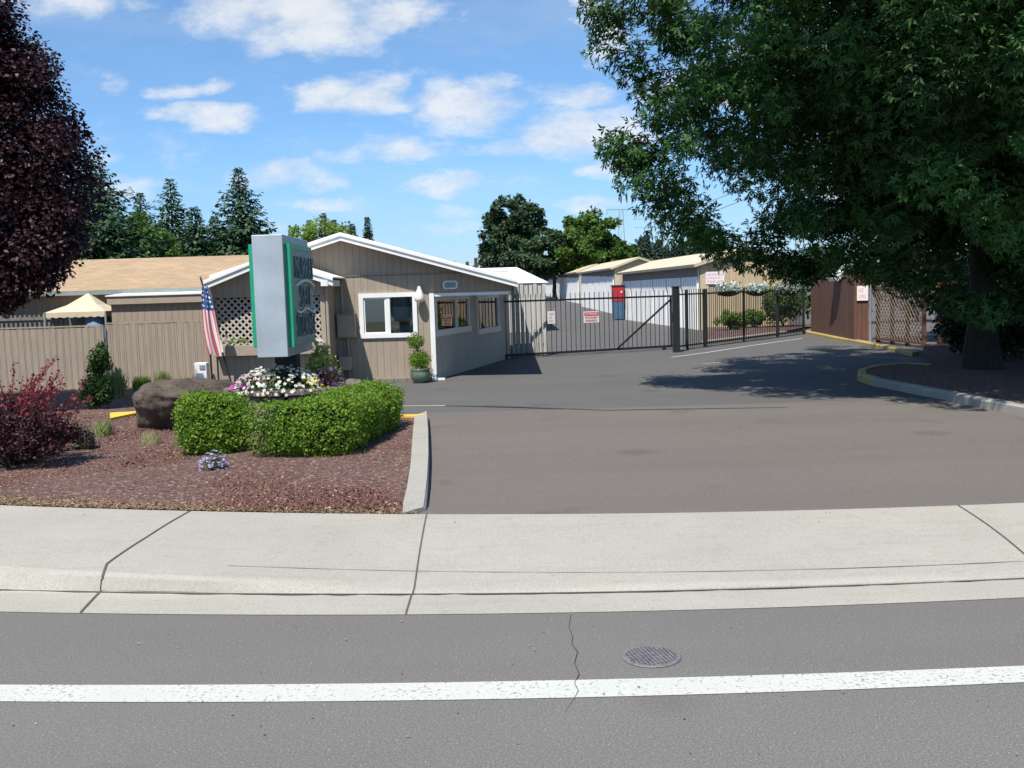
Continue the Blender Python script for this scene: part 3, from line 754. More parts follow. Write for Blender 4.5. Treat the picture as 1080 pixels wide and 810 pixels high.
# ------------------------------------------------------------------ office
OY = 23.0
ob = empty('office_building', (-3,OY,0), 'tan office with a white edged gable and a white framed sliding window', 'building')
rz = W(362,250,OY).z; rx = W(362,250,OY).x
ex, ez = W(546,298,OY-.4).x, W(546,298,OY-.4).z
sl_ = (rz-ez)/(ex-rx); lx = -6.75; lz = rz-sl_*(rx-lx)
cx = W(456,330,OY).x                     # corner at the porch
wz0 = W(380,357,OY).z; wz1 = W(438,308,OY).z; wx0 = W(379,330,OY).x; wx1 = W(440,330,OY).x
beam = W(500,308,OY).z
mb = MB(); wallseg(mb, (-6.6,OY), (cx,OY), 0, beam, .14, [(wx0+.06+6.6, wx1-.06+6.6, wz0+.06, wz1-.06)])
mb.build('front_wall', M['siding'], ob)
mb = MB(); prism(mb, [(-6.6,OY,beam+.001),(ex-.15,OY,beam+.001),(ex-.15,OY,max(beam+.03,ez-.05)),(rx,OY,rz-.06),(-6.6,OY,lz-.02)], (0,.14,0)); mb.build('gable_wall', M['siding'], ob)
mb = MB(); mb.box(-6.4,ex-.2,OY-.022,OY-.002,beam+.44,beam+.455); mb.build('gable_seam', M['greybrown'], ob)
mb = MB()   # rake boards, in a stepped pair
for a, b in (((lx,lz),(rx,rz)), ((ex,ez),(rx,rz))):
    A = Vector((a[0],OY-.42,a[1])); B = Vector((b[0],OY-.42,b[1])); d = B-A
    mb.obox(A+Z*-.10, d, Vector((0,.04,0)), Z*.10); mb.obox(A+Z*-.0+Vector((0,-.03,0)), d, Vector((0,.07,0)), Z*.055)
mb.build('rake_board', M['white'], ob)
mb = MB()
for a, b in (((lx,lz),(rx,rz)), ((ex,ez),(rx,rz))):
    A = Vector((a[0],OY-.40,a[1]+.056)); B = Vector((b[0],OY-.40,b[1]+.056)); mb.obox(A, B-A, Vector((0,13,0)), Z*.03)
mb.build('roof', M['whiteroof'], ob)
mb = MB()
for a, b in (((lx,lz),(rx,rz)), ((ex,ez),(rx,rz))):
    A = Vector((a[0],OY-.38,a[1]-.02)); B = Vector((b[0],OY-.38,b[1]-.02)); mb.obox(A, B-A, Vector((0,12.9,0)), Z*.02)
mb.build('soffit', M['trim'], ob)
win = MB(); frame(win, wx0, wx1, wz0, wz1, OY-.05, OY+.08, .10)
mx = (wx0+wx1)/2; win.box(mx-.045,mx+.045,OY-.03,OY+.05,wz0+.1,wz1-.1)
frame(win, wx0+.1, mx-.045, wz0+.1, wz1-.1, OY-.015, OY+.04, .035)
wo = sub(win.build('window', M['white'], ob))
for x0, x1 in ((wx0+.135, mx-.08), (mx+.045, wx1-.1)):
    mb = MB(); mb.box(x0,x1,OY+.01,OY+.02,wz0+.1,wz1-.1); mb.build('pane', M['glass'], wo)
mb = MB(); mb.box(wx0+.1,mx-.03,OY+.10,OY+.11,wz0+.05,wz1-.05); mb.build('insect_screen', M['screen'], wo)
mb = MB(); mb.box(mx+.06,wx1-.06,OY+.18,OY+.19,wz0+.03,wz0+(wz1-wz0)*.68); mb.build('blind', M['blind'], wo)
cd = MB(); x0 = W(417,340,OY).x; x1 = W(431,340,OY).x; z0 = W(420,343,OY).z; z1 = W(420,335,OY).z
cd.box(x0,x1,OY+.035,OY+.045,z0,z1); oc = empty('window_card', ((x0+x1)/2,OY+.04,z0), 'small amber printed card behind the right pane of the office window', 'sign')
cd.build('card', M['orange'], oc); mb = MB()
for k in range(4): mb.box(x0+.03,x1-.03-.04*(k%2),OY+.030,OY+.034,z0+.025+k*.038,z0+.04+k*.038)
mb.build('print', M['soil'], oc)
# interior darkness: back wall, floor and ceiling of the room
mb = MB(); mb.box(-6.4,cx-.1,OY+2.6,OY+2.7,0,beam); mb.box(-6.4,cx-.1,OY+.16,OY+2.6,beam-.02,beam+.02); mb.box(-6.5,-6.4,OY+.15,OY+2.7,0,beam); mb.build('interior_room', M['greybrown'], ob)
# porch: oblique wall under the gable
PA = Vector((cx+.02,OY+.02,0)); PB = Vector((-.02,29.9,0)); d = PB-PA; L = d.length
def sat(px):   # distance along porch wall where the sight line through column px meets it
    r_ = ray(px, 340); # solve PA + d*t = r*s
    A = np.array([[d.x, -r_.x],[d.y, -1.0]]); t, s = np.linalg.solve(A, np.array([-PA.x, -PA.y])); return t*L, s
s0, Y0 = sat(459); s1, Y1 = sat(495); s2, Y2 = sat(503); s3, Y3 = sat(526)
pz = lambda px, py: W(px, py, sat(px)[1]).z
hz0 = pz(478,352); hz1 = pz(478,312); hd0 = pz(515,351); hd1 = pz(515,311)
s0 = max(s0, .06)
hol = [(s0,s1,hz0,hz1),(s2,s3,hd0,hd1)]
mb = MB(); wallseg(mb, PA, PB, 0, beam+.0, .12, hol); mb.build('porch_wall', M['siding_grey'], ob)
dn = d.normalized(); nn = Vector((-dn.y, dn.x, 0))
def pframe(name, a, b, z0, z1, w_=.08, sill=.0, mull=None):
    mb = MB()
    def bx(sa, sb, za, zb, out=.03, dep=.10): mb.obox(PA+dn*sa-nn*out+Z*za, dn*(sb-sa), nn*dep, Z*(zb-za))
    bx(a,b,z1-w_,z1); bx(a,b,z0,z0+w_*1.6,.06); bx(a,a+w_,z0+w_*1.6,z1-w_); bx(b-w_,b,z0+w_*1.6,z1-w_)
    if mull: bx(mull-w_/2,mull+w_/2,z0+w_*1.6,z1-w_)
    o_ = sub(mb.build(name, M['white'], ob)); mb = MB(); mb.obox(PA+dn*(a+w_)+nn*.02+Z*(z0+w_), dn*(b-a-2*w_), nn*.01, Z*(z1-z0-2*w_)); mb.build('pane', M['glass'], o_); return o_
pframe('porch_window', s0, s1, hz0, hz1, .09, mull=s0+(s1-s0)*.6); pframe('porch_window', s2, s3, hd0, hd1, .09)
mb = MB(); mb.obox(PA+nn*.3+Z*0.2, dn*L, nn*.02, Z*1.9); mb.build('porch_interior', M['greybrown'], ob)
mb = MB(); a = W(454,308,OY-.03); b = W(460,405,OY-.08)
mb.box(cx-.055,cx+.055,OY-.10,OY-.002,0,beam); mb.box(cx+.055,cx+.24,OY-.07,OY-.02,.0,.05); mb.build('corner_board', M['white'], ob)
mb = MB(); mb.box(cx+.056,ex-.2,OY-.03,OY-.002,beam-.075,beam-.003); mb.build('porch_beam', M['white'], ob)
mb = MB(); mb.box(wx0+.3,cx-.1,OY-.42,OY-.002,0.002,.09); mb.build('step', M['greybrown'], ob)
# side and back so that it is a whole building
mb = MB(); mb.box(-6.6,-6.46,OY+.14,35.4,0,lz-.03); mb.box(-6.46,ex-.3,35.3,35.42,0,beam); mb.build('rear_wall', M['siding'], ob)
# wall lamp, number plate, meter box
lp = W(443,312,OY); wl_ = empty('wall_lamp', (lp.x,OY,lp.z-.1), 'white bell shaped glass wall lamp beside the office window', 'lamp')
mb = MB(); mb.lathe((lp.x,OY-.17,lp.z-.12), [(.02,.30),(.05,.27),(.07,.22),(.10,.14),(.115,.06),(.10,0),(.05,-.03),(.001,-.035)], 16); mb.build('shade', M['lamp'], wl_, smooth=True)
mb = MB(); mb.tube([(lp.x,OY-.005,lp.z+.14),(lp.x,OY-.10,lp.z+.2),(lp.x,OY-.17,lp.z+.17)], .018, 8); mb.lathe((lp.x,OY-.17,lp.z+.165),[(.001,.06),(.03,.04),(.05,.0)],10); mb.build('bracket', M['white'], wl_)
p0 = W(467.5,304.5,OY); p1 = W(482.5,296.5,OY); pn = empty('number_plate', ((p0.x+p1.x)/2,OY,p0.z), 'pale rounded house number plate high on the gable above the porch', 'sign')
mb = MB(); w_, h_ = p1.x-p0.x, p1.z-p0.z+.03; cxp, czp = (p0.x+p1.x)/2, (p0.z+p1.z)/2
def rrect(w2, h2, r, n=5):
    out = []
    for cx_, cz_, a0 in ((w2-r,h2-r,0),(-w2+r,h2-r,90),(-w2+r,-h2+r,180),(w2-r,-h2+r,270)):
        for k in range(n+1): a = math.radians(a0+90*k/n); out.append((cx_+r*math.cos(a), cz_+r*math.sin(a)))
    return out
prism(mb, [(cxp+a,OY-.045,czp+b) for a, b in rrect(w_/2,h_/2,.07)], (0,.04,0)); mb.build('plate', M['white'], pn)
mb = MB(); prism(mb, [(cxp+a,OY-.052,czp+b) for a, b in rrect(w_/2-.03,h_/2-.025,.05)], (0,.006,0)); mb.build('plate_face', plain('plate_blue', (.30,.42,.45), .5), pn)
mb = MB(); text_mb(mb, '10041', (cxp-w_/2+.05,OY-.053,czp-h_/2+.045), (1,0,0), (0,0,1), w_-.10, h_-.09, 0, .006); mb.build('digits', M['signink'], pn)
p0 = W(357.5,356,OY); p1 = W(375.5,331,OY); bxm = empty('meter_box', ((p0.x+p1.x)/2,OY,p0.z), 'tan painted electric meter box on the shaded office wall', 'meter box')
mb = MB(); mb.box(p0.x,p1.x,OY-.22,OY-.003,p0.z,p1.z); mb.build('cabinet', M['trim'], bxm, bevel=.01)
mb = MB(); mb.box(p0.x+.02,p1.x-.02,OY-.232,OY-.222,p0.z+.02,p1.z-.02); mb.box(p0.x-.01,p1.x+.01,OY-.24,OY-.003,p1.z+.001,p1.z+.015); mb.build('cover', M['trim'], bxm)
mb = MB(); x_ = p0.x+.22; mb.tube([(x_,OY-.08,.1),(x_,OY-.08,p0.z)], .03, 8); mb.tube([(x_-.1,OY-.06,p1.z),(x_-.1,OY-.06,beam+.3)], .025, 8); mb.build('conduit', M['trim'], bxm)
p2 = W(366,386,OY); mb = MB(); mb.box(p2.x-.14,p2.x+.14,OY-.30,OY-.01,.30,.62); 
gm = empty('gas_meter', (p2.x,OY,.1), 'small tan meter low in the shade below the meter box', 'meter box'); mb.build('body', M['trim'], gm, bevel=.03)
mb = MB(); mb.tube([(p2.x-.08,OY-.15,.0),(p2.x-.08,OY-.15,.31)], .02, 8); mb.tube([(p2.x+.08,OY-.15,.62),(p2.x+.08,OY-.15,.8),(p2.x+.08,OY-.01,.8)], .02, 8); mb.build('pipe', M['trim'], gm)
# ------------------------------------------------------------------ front wing with lattice window
WY = 21.7
wg = empty('lattice_wing', (W(282,380,WY).x,WY,0), 'small gabled tan wing with lattice screen and window box', 'building')
ax = W(222,340,WY).x; bx_ = W(344,340,WY).x; la = W(215,301,WY-.3); lb = W(351,293,WY-.3); pk = W(279,272.5,WY-.3)
hx0 = W(226,330,WY).x; hx1 = W(341,330,WY).x; hzt = W(282,313,WY).z; hzb = W(282,364,WY).z
mb = MB(); wallseg(mb, (ax,WY), (bx_,WY), 0, hzt, .12, [(hx0-ax,hx1-ax,hzb,hzt)]); mb.build('front_wall', M['siding'], wg)
ev = (la.z+lb.z)/2-.03
mb = MB(); prism(mb, [(ax-.02,WY-.03,hzt+.001),(bx_+.02,WY-.03,hzt+.001),(bx_+.02,WY-.03,ev-.04),(pk.x,WY-.03,pk.z-.07),(ax-.02,WY-.03,ev-.04)], (0,.15,0)); mb.build('gable_wall', M['siding'], wg)
mb = MB(); rot_ = []
for a in ((la.x,ev),(lb.x,ev)):
    A = Vector((a[0],WY-.32,a[1])); B = Vector((pk.x,WY-.32,pk.z-.03)); d_ = B-A
    mb.obox(A-Z*.10, d_, Vector((0,.035,0)), Z*.11); mb.obox(A+Vector((0,-.03,.011)), d_, Vector((0,.065,0)), Z*.05)
mb.build('rake_board', M['white'], wg)
mb = MB()
for a in ((la.x,ev),(lb.x,ev)):
    A = Vector((a[0],WY-.30,a[1]+.062)); B = Vector((pk.x,WY-.30,pk.z+.032)); mb.obox(A, B-A, Vector((0,3.2,0)), Z*.03)
mb.build('roof', M['whiteroof'], wg)
mb = MB()  # side walls
mb.box(ax,ax+.1,WY+.12,WY+2.2,0,ev-.05); mb.box(bx_-.1,bx_,WY+.12,WY+1.35,0,ev-.05); mb.build('side_wall', M['siding'], wg)
mb = MB(); mb.box(bx_-.1,bx_+.0,WY+.0-.06,WY-.002,0,hzt); mb.box(ax,ax+.1,WY-.06,WY-.002,0,hzt); mb.build('corner_board', M['trim'], wg)
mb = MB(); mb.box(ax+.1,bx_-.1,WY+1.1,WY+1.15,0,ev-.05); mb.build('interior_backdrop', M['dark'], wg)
mb = MB(); sp_ = .105; y_ = WY+.10    # diagonal lattice, clipped to the opening
for sgn in (1, -1):
    H = hzt-hzb; Wd = hx1-hx0; k = -H
    while k < Wd+H:
        a0, a1 = (k, k+H) ; z0_, z1_ = (0, H) if sgn > 0 else (H, 0)
        t0, t1 = max(0, -a0/H if a0 < 0 else 0), min(1, (Wd-a0)/H)
        if t1 > t0+.02:
            P0 = Vector((hx0+a0+t0*H, y_+(.012 if sgn > 0 else 0), hzb+z0_+(z1_-z0_)*t0)); P1 = Vector((hx0+a0+t1*H, y_+(.012 if sgn > 0 else 0), hzb+z0_+(z1_-z0_)*t1))
            mb.bar(P0, P1, .010, .038, up=(0,1,0)) if False else mb.bar(P0, P1, .040, .010, up=(0,1,0))
        k += sp_*1.41
mb.build('lattice', plain('pale_lattice', (.46,.42,.36), .7, .08), wg)
mb = MB(); bz0 = W(282,374,WY).z; x0 = W(229,370,WY).x; mb.box(x0,hx1+.02,WY-.24,WY-.002,bz0,hzb+.02); wbx = sub(mb.build('window_box', M['trim'], wg, bevel=.008))
def tuft(parent, name, mat, c, r, n, size, tm=T_LEAF, up=.6, var=None, flat=1.0):
    D_ = dirs(n); D_[:,2] = np.abs(D_[:,2])*up
    P_ = np.array(c)+D_*np.array(r)*(R.random((n,1))**.4)
    return leafmesh(name, mat, P_, D_+np.array([0,0,.3]), R.uniform(size*.6,size*1.2,n), tm, parent, .6, sx=1.0)
for xx, nm, mt_, n in ((238,'flowers','P_white',60),(247,'foliage','L_lime',70),(256,'foliage','L_lime',90),(251,'flowers','P_white',40),(334,'flowers','P_white',110),(330,'foliage','L_lime',70)):
    c_ = W(xx,361,WY-.12); tuft(wg, nm, M[mt_], c_, (.16,.10,.16), n, .05, T_FLOWER if 'P_' in mt_ else T_LEAF)
# downspouts and small gutter at the corner
mb = MB(); gx = W(349,380,WY).x; mb.tube([(gx,WY-.12,ev-.12),(gx-.01,WY-.06,ev-.35),(gx-.01,WY-.06,.05)], .035, 8); mb.build('downspout', M['trim'], wg)
mb = MB(); mb.box(gx-.08,gx+.07,WY-.34,WY+1.2,ev-.1,ev+.03); mb.build('gutter', M['white'], wg)
# ------------------------------------------------------------------ shingled building on the left
sb = empty('shingled_building', (-12,24,0), 'long low building with a tan shingle roof and green gutter', 'building')
e0 = W(104,309,24); e1 = W(217,304,24); ezz = (e0.z+e1.z)/2; r0 = W(170,273.5,28.2)
mb = MB(); x0 = -14.0; x1 = -6.5
mb.obox((x0-2,23.9,ezz), (x1-x0+2,0,0), (0,4.3,r0.z-ezz), (0,0,.05)); mb.obox((x0-2,28.2,r0.z), (x1-x0+2,0,0), (0,4.3,-(r0.z-ezz)), (0,0,.05)); mb.build('roof', M['shingle'], sb)
mb = MB(); mb.box(-12.2,x1-.1,24.2,24.32,0,ezz+.02); mb.box(-15.9,-12.2,24.6,24.7,0,ezz+.1); mb.build('wall', M['siding'], sb)
mb = MB(); mb.box(x0-2,x1,23.78,23.9,ezz-.06,ezz+.045); mb.build('gutter', M['gutter'], sb)
mb = MB(); lx0 = W(117,320,22.9).x; zf = W(165,311,22.9).z; mb.box(lx0,x1-.25,22.9,22.97,0,zf-.11); mb.build('lower_wall', M['siding'], sb)
mb = MB(); mb.box(lx0-.05,x1-.25,22.80,22.89,zf-.19,zf-.012); mb.build('eave_board', M['trim'], sb)
mb = MB(); mb.obox((lx0-.07,22.77,zf-.01), (x1-.2-lx0,0,0), (0,1.3,.06), (0,0,.028)); mb.build('flashing', M['white'], sb)
mb = MB(); mb.box(x0,x1,32.3,32.4,0,ezz); mb.build('rear_wall', M['siding'], sb)
# ------------------------------------------------------------------ tan board fence at the left
FY = 22.4
def boardfence(name, x0, x1, y, z, mat, label, cat='fence', cap=True, sag=0, group=None):
    e_ = empty(name, ((x0+x1)/2,y,0), label, cat, group)
    mb = MB(); x = x0; 
    while x < x1-.02:
        b = min(x+.145, x1); dz = R.uniform(-.012,.012); mb.box(x,b-.006,y+R.uniform(-.004,.004),y+.025,.03,z+dz); x = b
    mb.build('boards', mat, e_)
    mb = MB(); mb.box(x0,x1,y+.03,y+.07,z-.35,z-.26); mb.box(x0,x1,y+.03,y+.07,.3,.39)
    mb.build('rail', mat, e_)
    if cap: mb = MB(); mb.box(x0,x1,y-.012,y+.075,z+.015,z+.045); mb.build('cap_board', mat, e_)
    x = x0+.05
    while x < x1:
        mb = MB(); mb.box(x,x+.09,y+.071,y+.16,0,z); mb.build('post', mat, e_); x += 2.4
    return e_
fx1 = W(221,370,FY).x; fxm = W(113,370,FY).x
fz = W(165,341,FY).z
boardfence('board_fence', fxm, fx1, FY, fz, M['board'], 'tan vertical board fence in full sun left of the flag')
boardfence('board_fence', -18, fxm-.01, FY-.10, W(80,345.5,FY).z, M['board'], 'tan board fence section with tree shadows behind the dark bushes')
lat = MB(); yl = FY+.9; z_ = W(40,332,yl).z
e_ = empty('picket_screen', (-12,yl,0), 'dark slatted screen showing above the shaded fence', 'fence')
x = -17.5
while x < W(70,340,yl).x: lat.box(x,x+.05,yl,yl+.02,0.2,z_); x += .11
lat.build('slats', M['greybrown'], e_); mb = MB(); mb.box(-17.5,W(70,340,yl).x,yl-.03,yl-.002,z_-.12,z_-.05); mb.build('rail', M['greybrown'], e_)
# canopy and tarp behind the fence
CY = 23.15; 
cy_ = empty('garden_canopy', (W(80,340,CY).x,CY,0), 'faded tan fabric canopy with scalloped edge behind the fence', 'canopy')
pk_ = W(93,309,CY+.45); ca = W(47,331,CY-.1); cb_ = W(111,327,CY-.1); 
ca.z = cb_.z = (ca.z+cb_.z)/2
corners = [ca, cb_, cb_+Vector((.05,1.0,0)), ca+Vector((.15,1.0,0))]
mb = MB()
for i in range(4):
    A, B = corners[i], corners[(i+1)%4]; n_s = 8
    for k in range(n_s):
        p = A.lerp(B, k/n_s); q = A.lerp(B, (k+1)/n_s); sg = 0
        m1 = p.lerp(pk_, .5)+Z*-.06; m2 = q.lerp(pk_, .5)+Z*-.06
        mb.face([p, q, m2, m1]); mb.face([m1, m2, pk_]); mid = p.lerp(q, .5)
        mb.face([p, p-Z*.11, mid-Z*.135, q-Z*.11, q])
mb.build('fabric_top', M['canvas'], cy_)
for p in corners:
    mb = MB(); mb.tube([(p.x,p.y,0),(p.x,p.y,p.z)], .03, 8); mb.build('pole', M['grey'], cy_)
tp = W(96,344,CY-.15); mb = MB(); pr = [(.34,0),(.35,.9),(.33,1.40),(.26,1.66),(.12,1.78),(.001,1.80)]
mb.lathe((tp.x,tp.y+.4,0), pr, 20); o = mb.build('tarp_covered_mound', M['blue'], smooth=True); tag(o, 'rounded blue grey tarp cover under the tan canopy', 'tarp')
# ------------------------------------------------------------------ wooden fence between porch and gate
ga = W(541,378,30.2); gb = W(574,377,30.2)
wf = empty('weathered_fence', ((ga.x+gb.x)/2,29.6,0), 'weathered grey board fence between the porch and the iron gate', 'fence')
mb = MB(); x = ga.x; zt_ = W(558,300,30.2).z
while x < gb.x+.10: mb.box(x,x+.105,30.2+R.uniform(-.008,.008),30.23,.04,zt_+R.uniform(-.05,.05)); x += .135
mb.build('boards', M['board_grey'], wf); mb = MB(); mb.box(ga.x,gb.x+.1,30.235,30.28,.3,.4); mb.box(ga.x,gb.x+.1,30.235,30.28,zt_-.4,zt_-.3); mb.build('rail', M['board_grey'], wf)
for x in (ga.x, gb.x):
    mb = MB(); mb.box(x,x+.1,30.285,30.39,0,zt_); mb.build('post', M['board_grey'], wf)
# ------------------------------------------------------------------ iron gate and fence
g0 = G(524,379.5); g1 = G(709,368.5)
gt = empty('iron_gate', ((g0.x+g1.x)/2,(g0.y+g1.y)/2,0), 'long black iron sliding gate with a diagonal brace', 'gate')
gd = (g1-g0); GL = gd.length; gd.normalize(); gn = Vector((-gd.y, gd.x, 0)); zt_ = W(640,314.5,g0.lerp(g1,.6).y).z
at_ = lambda s, z: g0+gd*s+Z*z
mb = MB(); mb.bar(at_(0,zt_), at_(GL,zt_), .055); mb.bar(at_(0,.11), at_(GL,.11), .07); mb.bar(at_(.03,.14), at_(.03,zt_), .05); mb.bar(at_(GL-.03,.14), at_(GL-.03,zt_), .06); mb.build('gate_frame', M['iron'], gt)
mb = MB(); k = .16
while k < GL-.1: mb.bar(at_(k,.12), at_(k,zt_+.20), .020); k += .165
mb.build('pickets', M['iron'], gt)
sA = (G(606,370)-g0).length
mb = MB(); mb.bar(at_(sA,.14)-gn*.045, at_(GL-.05,zt_-.1)-gn*.045, .05); mb.build('brace', M['iron'], gt)
def roller(s): mb = MB(); mb.lathe(at_(s,.0), [(.001,.0),(.06,.0),(.06,.1),(.001,.1)], 12); mb.build('roller', M['iron'], gt)
roller(.3); roller(GL-.3)
def board_sign(name, p, w_, h_, label, lines, hdr=True, facing=gn, right=gd, hdrcol='signred', group=None):
    e_ = empty(name, p, label, 'sign', group); p = Vector(p)
    mb = MB(); mb.obox(p-right*w_/2, right*w_, -facing*.01, Z*h_); mb.build('panel', M['signwhite'], e_)
    q = p-facing*.0125
    if hdr: mb = MB(); mb.obox(q-right*(w_/2-.02)+Z*h_*.62, right*(w_-.04), -facing*.004, Z*h_*.30); mb.build('header', M[hdrcol], e_)
    mb = MB(); mt_ = []
    n = len(lines); 
    for i, (t_, big) in enumerate(lines):
        if hdr and i == 0: text_mb(mb, t_, q-facing*.005-right*(w_/2-.06)+Z*h_*.68, right, Z, w_-.12, h_*.18, 1, .004)
        else:
            hh = h_*(.5 if hdr else .85)/max(1, n-(1 if hdr else 0)); j = i-(1 if hdr else 0)
            text_mb(mb, t_, q-right*(w_/2-.05)+Z*(h_*(.56 if hdr else .92)-(j+1)*hh+hh*.2), right, Z, (w_-.10)*big, hh*.62, 0, .004)
    mb.build('lettering', [M[('pinkink' if hdrcol == 'pinkink' else 'signred')], M['signwhite']], e_); return e_
s_ = lambda px, py: (G(px, py)-g0).length
def gate_pt(px, py):   # point on the gate plane seen at a photo pixel
    r_ = ray(px, py); A = np.array([[gd.x, -r_.x],[gd.y, -1.0]]); t, s = np.linalg.solve(A, np.array([-g0.x, -g0.y])); return g0+gd*t+Z*(EYE+r_.z*s)
a = gate_pt(615,340.5); b = gate_pt(631,328); 
board_sign('warning_sign', Vector(((a.x+b.x)/2,(a.y+b.y)/2,a.z))-gn*.04, (b-a).xy.length, b.z-a.z, 'white notice with red header hung on the gate pickets', [('NO TRESPASSING',1),('PRIVATE PROPERTY',1),('VIOLATORS PROSECUTED',.9)])
a = gate_pt(577,341.5); b = gate_pt(584.5,328); 
board_sign('warning_sign', Vector(((a.x+b.x)/2,(a.y+b.y)/2,a.z))-gn*.04, (b-a).xy.length, b.z-a.z, 'narrow faded pink and white notice near the left end of the gate', [('NOTICE',1),('NO',.6),('ENTRY',.9)], False, hdrcol='pinkink')
# fixed iron fence to the right
ff = empty('iron_fence', tuple(E0.lerp(E1,.5)), 'black iron picket fence with flower troughs along the parking area', 'fence')
FL = (E1-E0).length; zf0 = W(780,303.5,E0.lerp(E1,.45).y).z
at2 = lambda s, z: E0+fd*s+Z*z
mb = MB(); mb.bar(at2(.1,zf0-.14), at2(FL,zf0-.14), .05); mb.bar(at2(.1,.14), at2(FL,.14), .05); mb.build('rail', M['iron'], ff)
mb = MB(); k = .3; 
while k < FL: mb.bar(at2(k,.06), at2(k,zf0+.02), .022); k += .145
mb.build('pickets', M['iron'], ff)
for s in (.55, 1.75, 4.6, 7.4, FL-.04):
    mb = MB(); wp = .11 if s == 1.75 else .075; mb.bar(at2(s,0), at2(s,zf0+.0), wp); mb.build('post', M['iron'], ff)
mb = MB(); gp = G(713.5,371.5); mb.box(gp.x-.10,gp.x+.10,gp.y-.10,gp.y+.10,0,W(713,303,gp.y).z); mb.box(gp.x-.12,gp.x+.12,gp.y-.12,gp.y+.12,W(713,303,gp.y).z,W(713,303,gp.y).z+.03)
mb.box(gp.x-.16,gp.x-.10,gp.y-.08,gp.y+.05,.9,1.2)
tag(mb.build('gate_post', M['iron']), 'thick square black post where the sliding gate closes', 'post')
def fence_pt(px, py):
    r_ = ray(px, py); A = np.array([[fd.x, -r_.x],[fd.y, -1.0]]); t, s = np.linalg.solve(A, np.array([-E0.x, -E0.y])); return E0+fd*t+Z*(EYE+r_.z*s)
labs = ['leftmost flower trough on the iron fence, below the faded sign', 'middle flower trough of the three on the iron fence', 'rightmost flower trough on the iron fence, above the tall shrub']
for i, (xa, xb) in enumerate(((752,777),(784,806),(817,838))):
    a = fence_pt(xa,307); b = fence_pt(xb,306); c_ = (a+b)/2-fn*.12; zb = c_.z-.02
    e_ = empty('flower_trough', tuple(c_), labs[i], 'planter', 'hanging flower troughs on the iron fence'); L_ = (b-a).length
    mb = MB(); n = 10
    for k in range(n):
        u0, u1 = k/n, (k+1)/n; dp = lambda u: -.05-.13*math.sin(math.pi*u)
        for q_, r2 in ((-.11,-.06),(-.06,.06),(.06,.11)):
            f1 = lambda u, q: a+(b-a)*u-fn*.12+fn*q+Z*((dp(u) if abs(q) < .08 else 0)+zb-a.z)
            mb.face([f1(u0,q_), f1(u1,q_), f1(u1,r2), f1(u0,r2)])
    mb.build('trough', M['soil'], e_)
    n = 260; t_ = R.random(n); P_ = np.array([tuple(a+(b-a)*float(t)-fn*.12) for t in t_])+R.normal(0,1,(n,3))*np.array([.05,.08,.08])+np.array([0,0,zb-a.z+.08])
    leafmesh('foliage', M['L_pale'], P_, R.normal(0,1,(n,3))+np.array([0,-.4,.8]), R.uniform(.06,.14,n), T_LEAF, e_, .5, tang=np.array([0,-.3,.2]))
    n = 34; t_ = R.random(n); P_ = np.array([tuple(a+(b-a)*float(t)-fn*.12) for t in t_])+R.normal(0,1,(n,3))*np.array([.05,.07,.08])+np.array([0,0,zb-a.z+.19])
    leafmesh('flowers', M['P_white'], P_, R.normal(0,.4,(n,3))+np.array([0,-1,.6]), R.uniform(.05,.09,n), T_FLOWER, e_, .3)
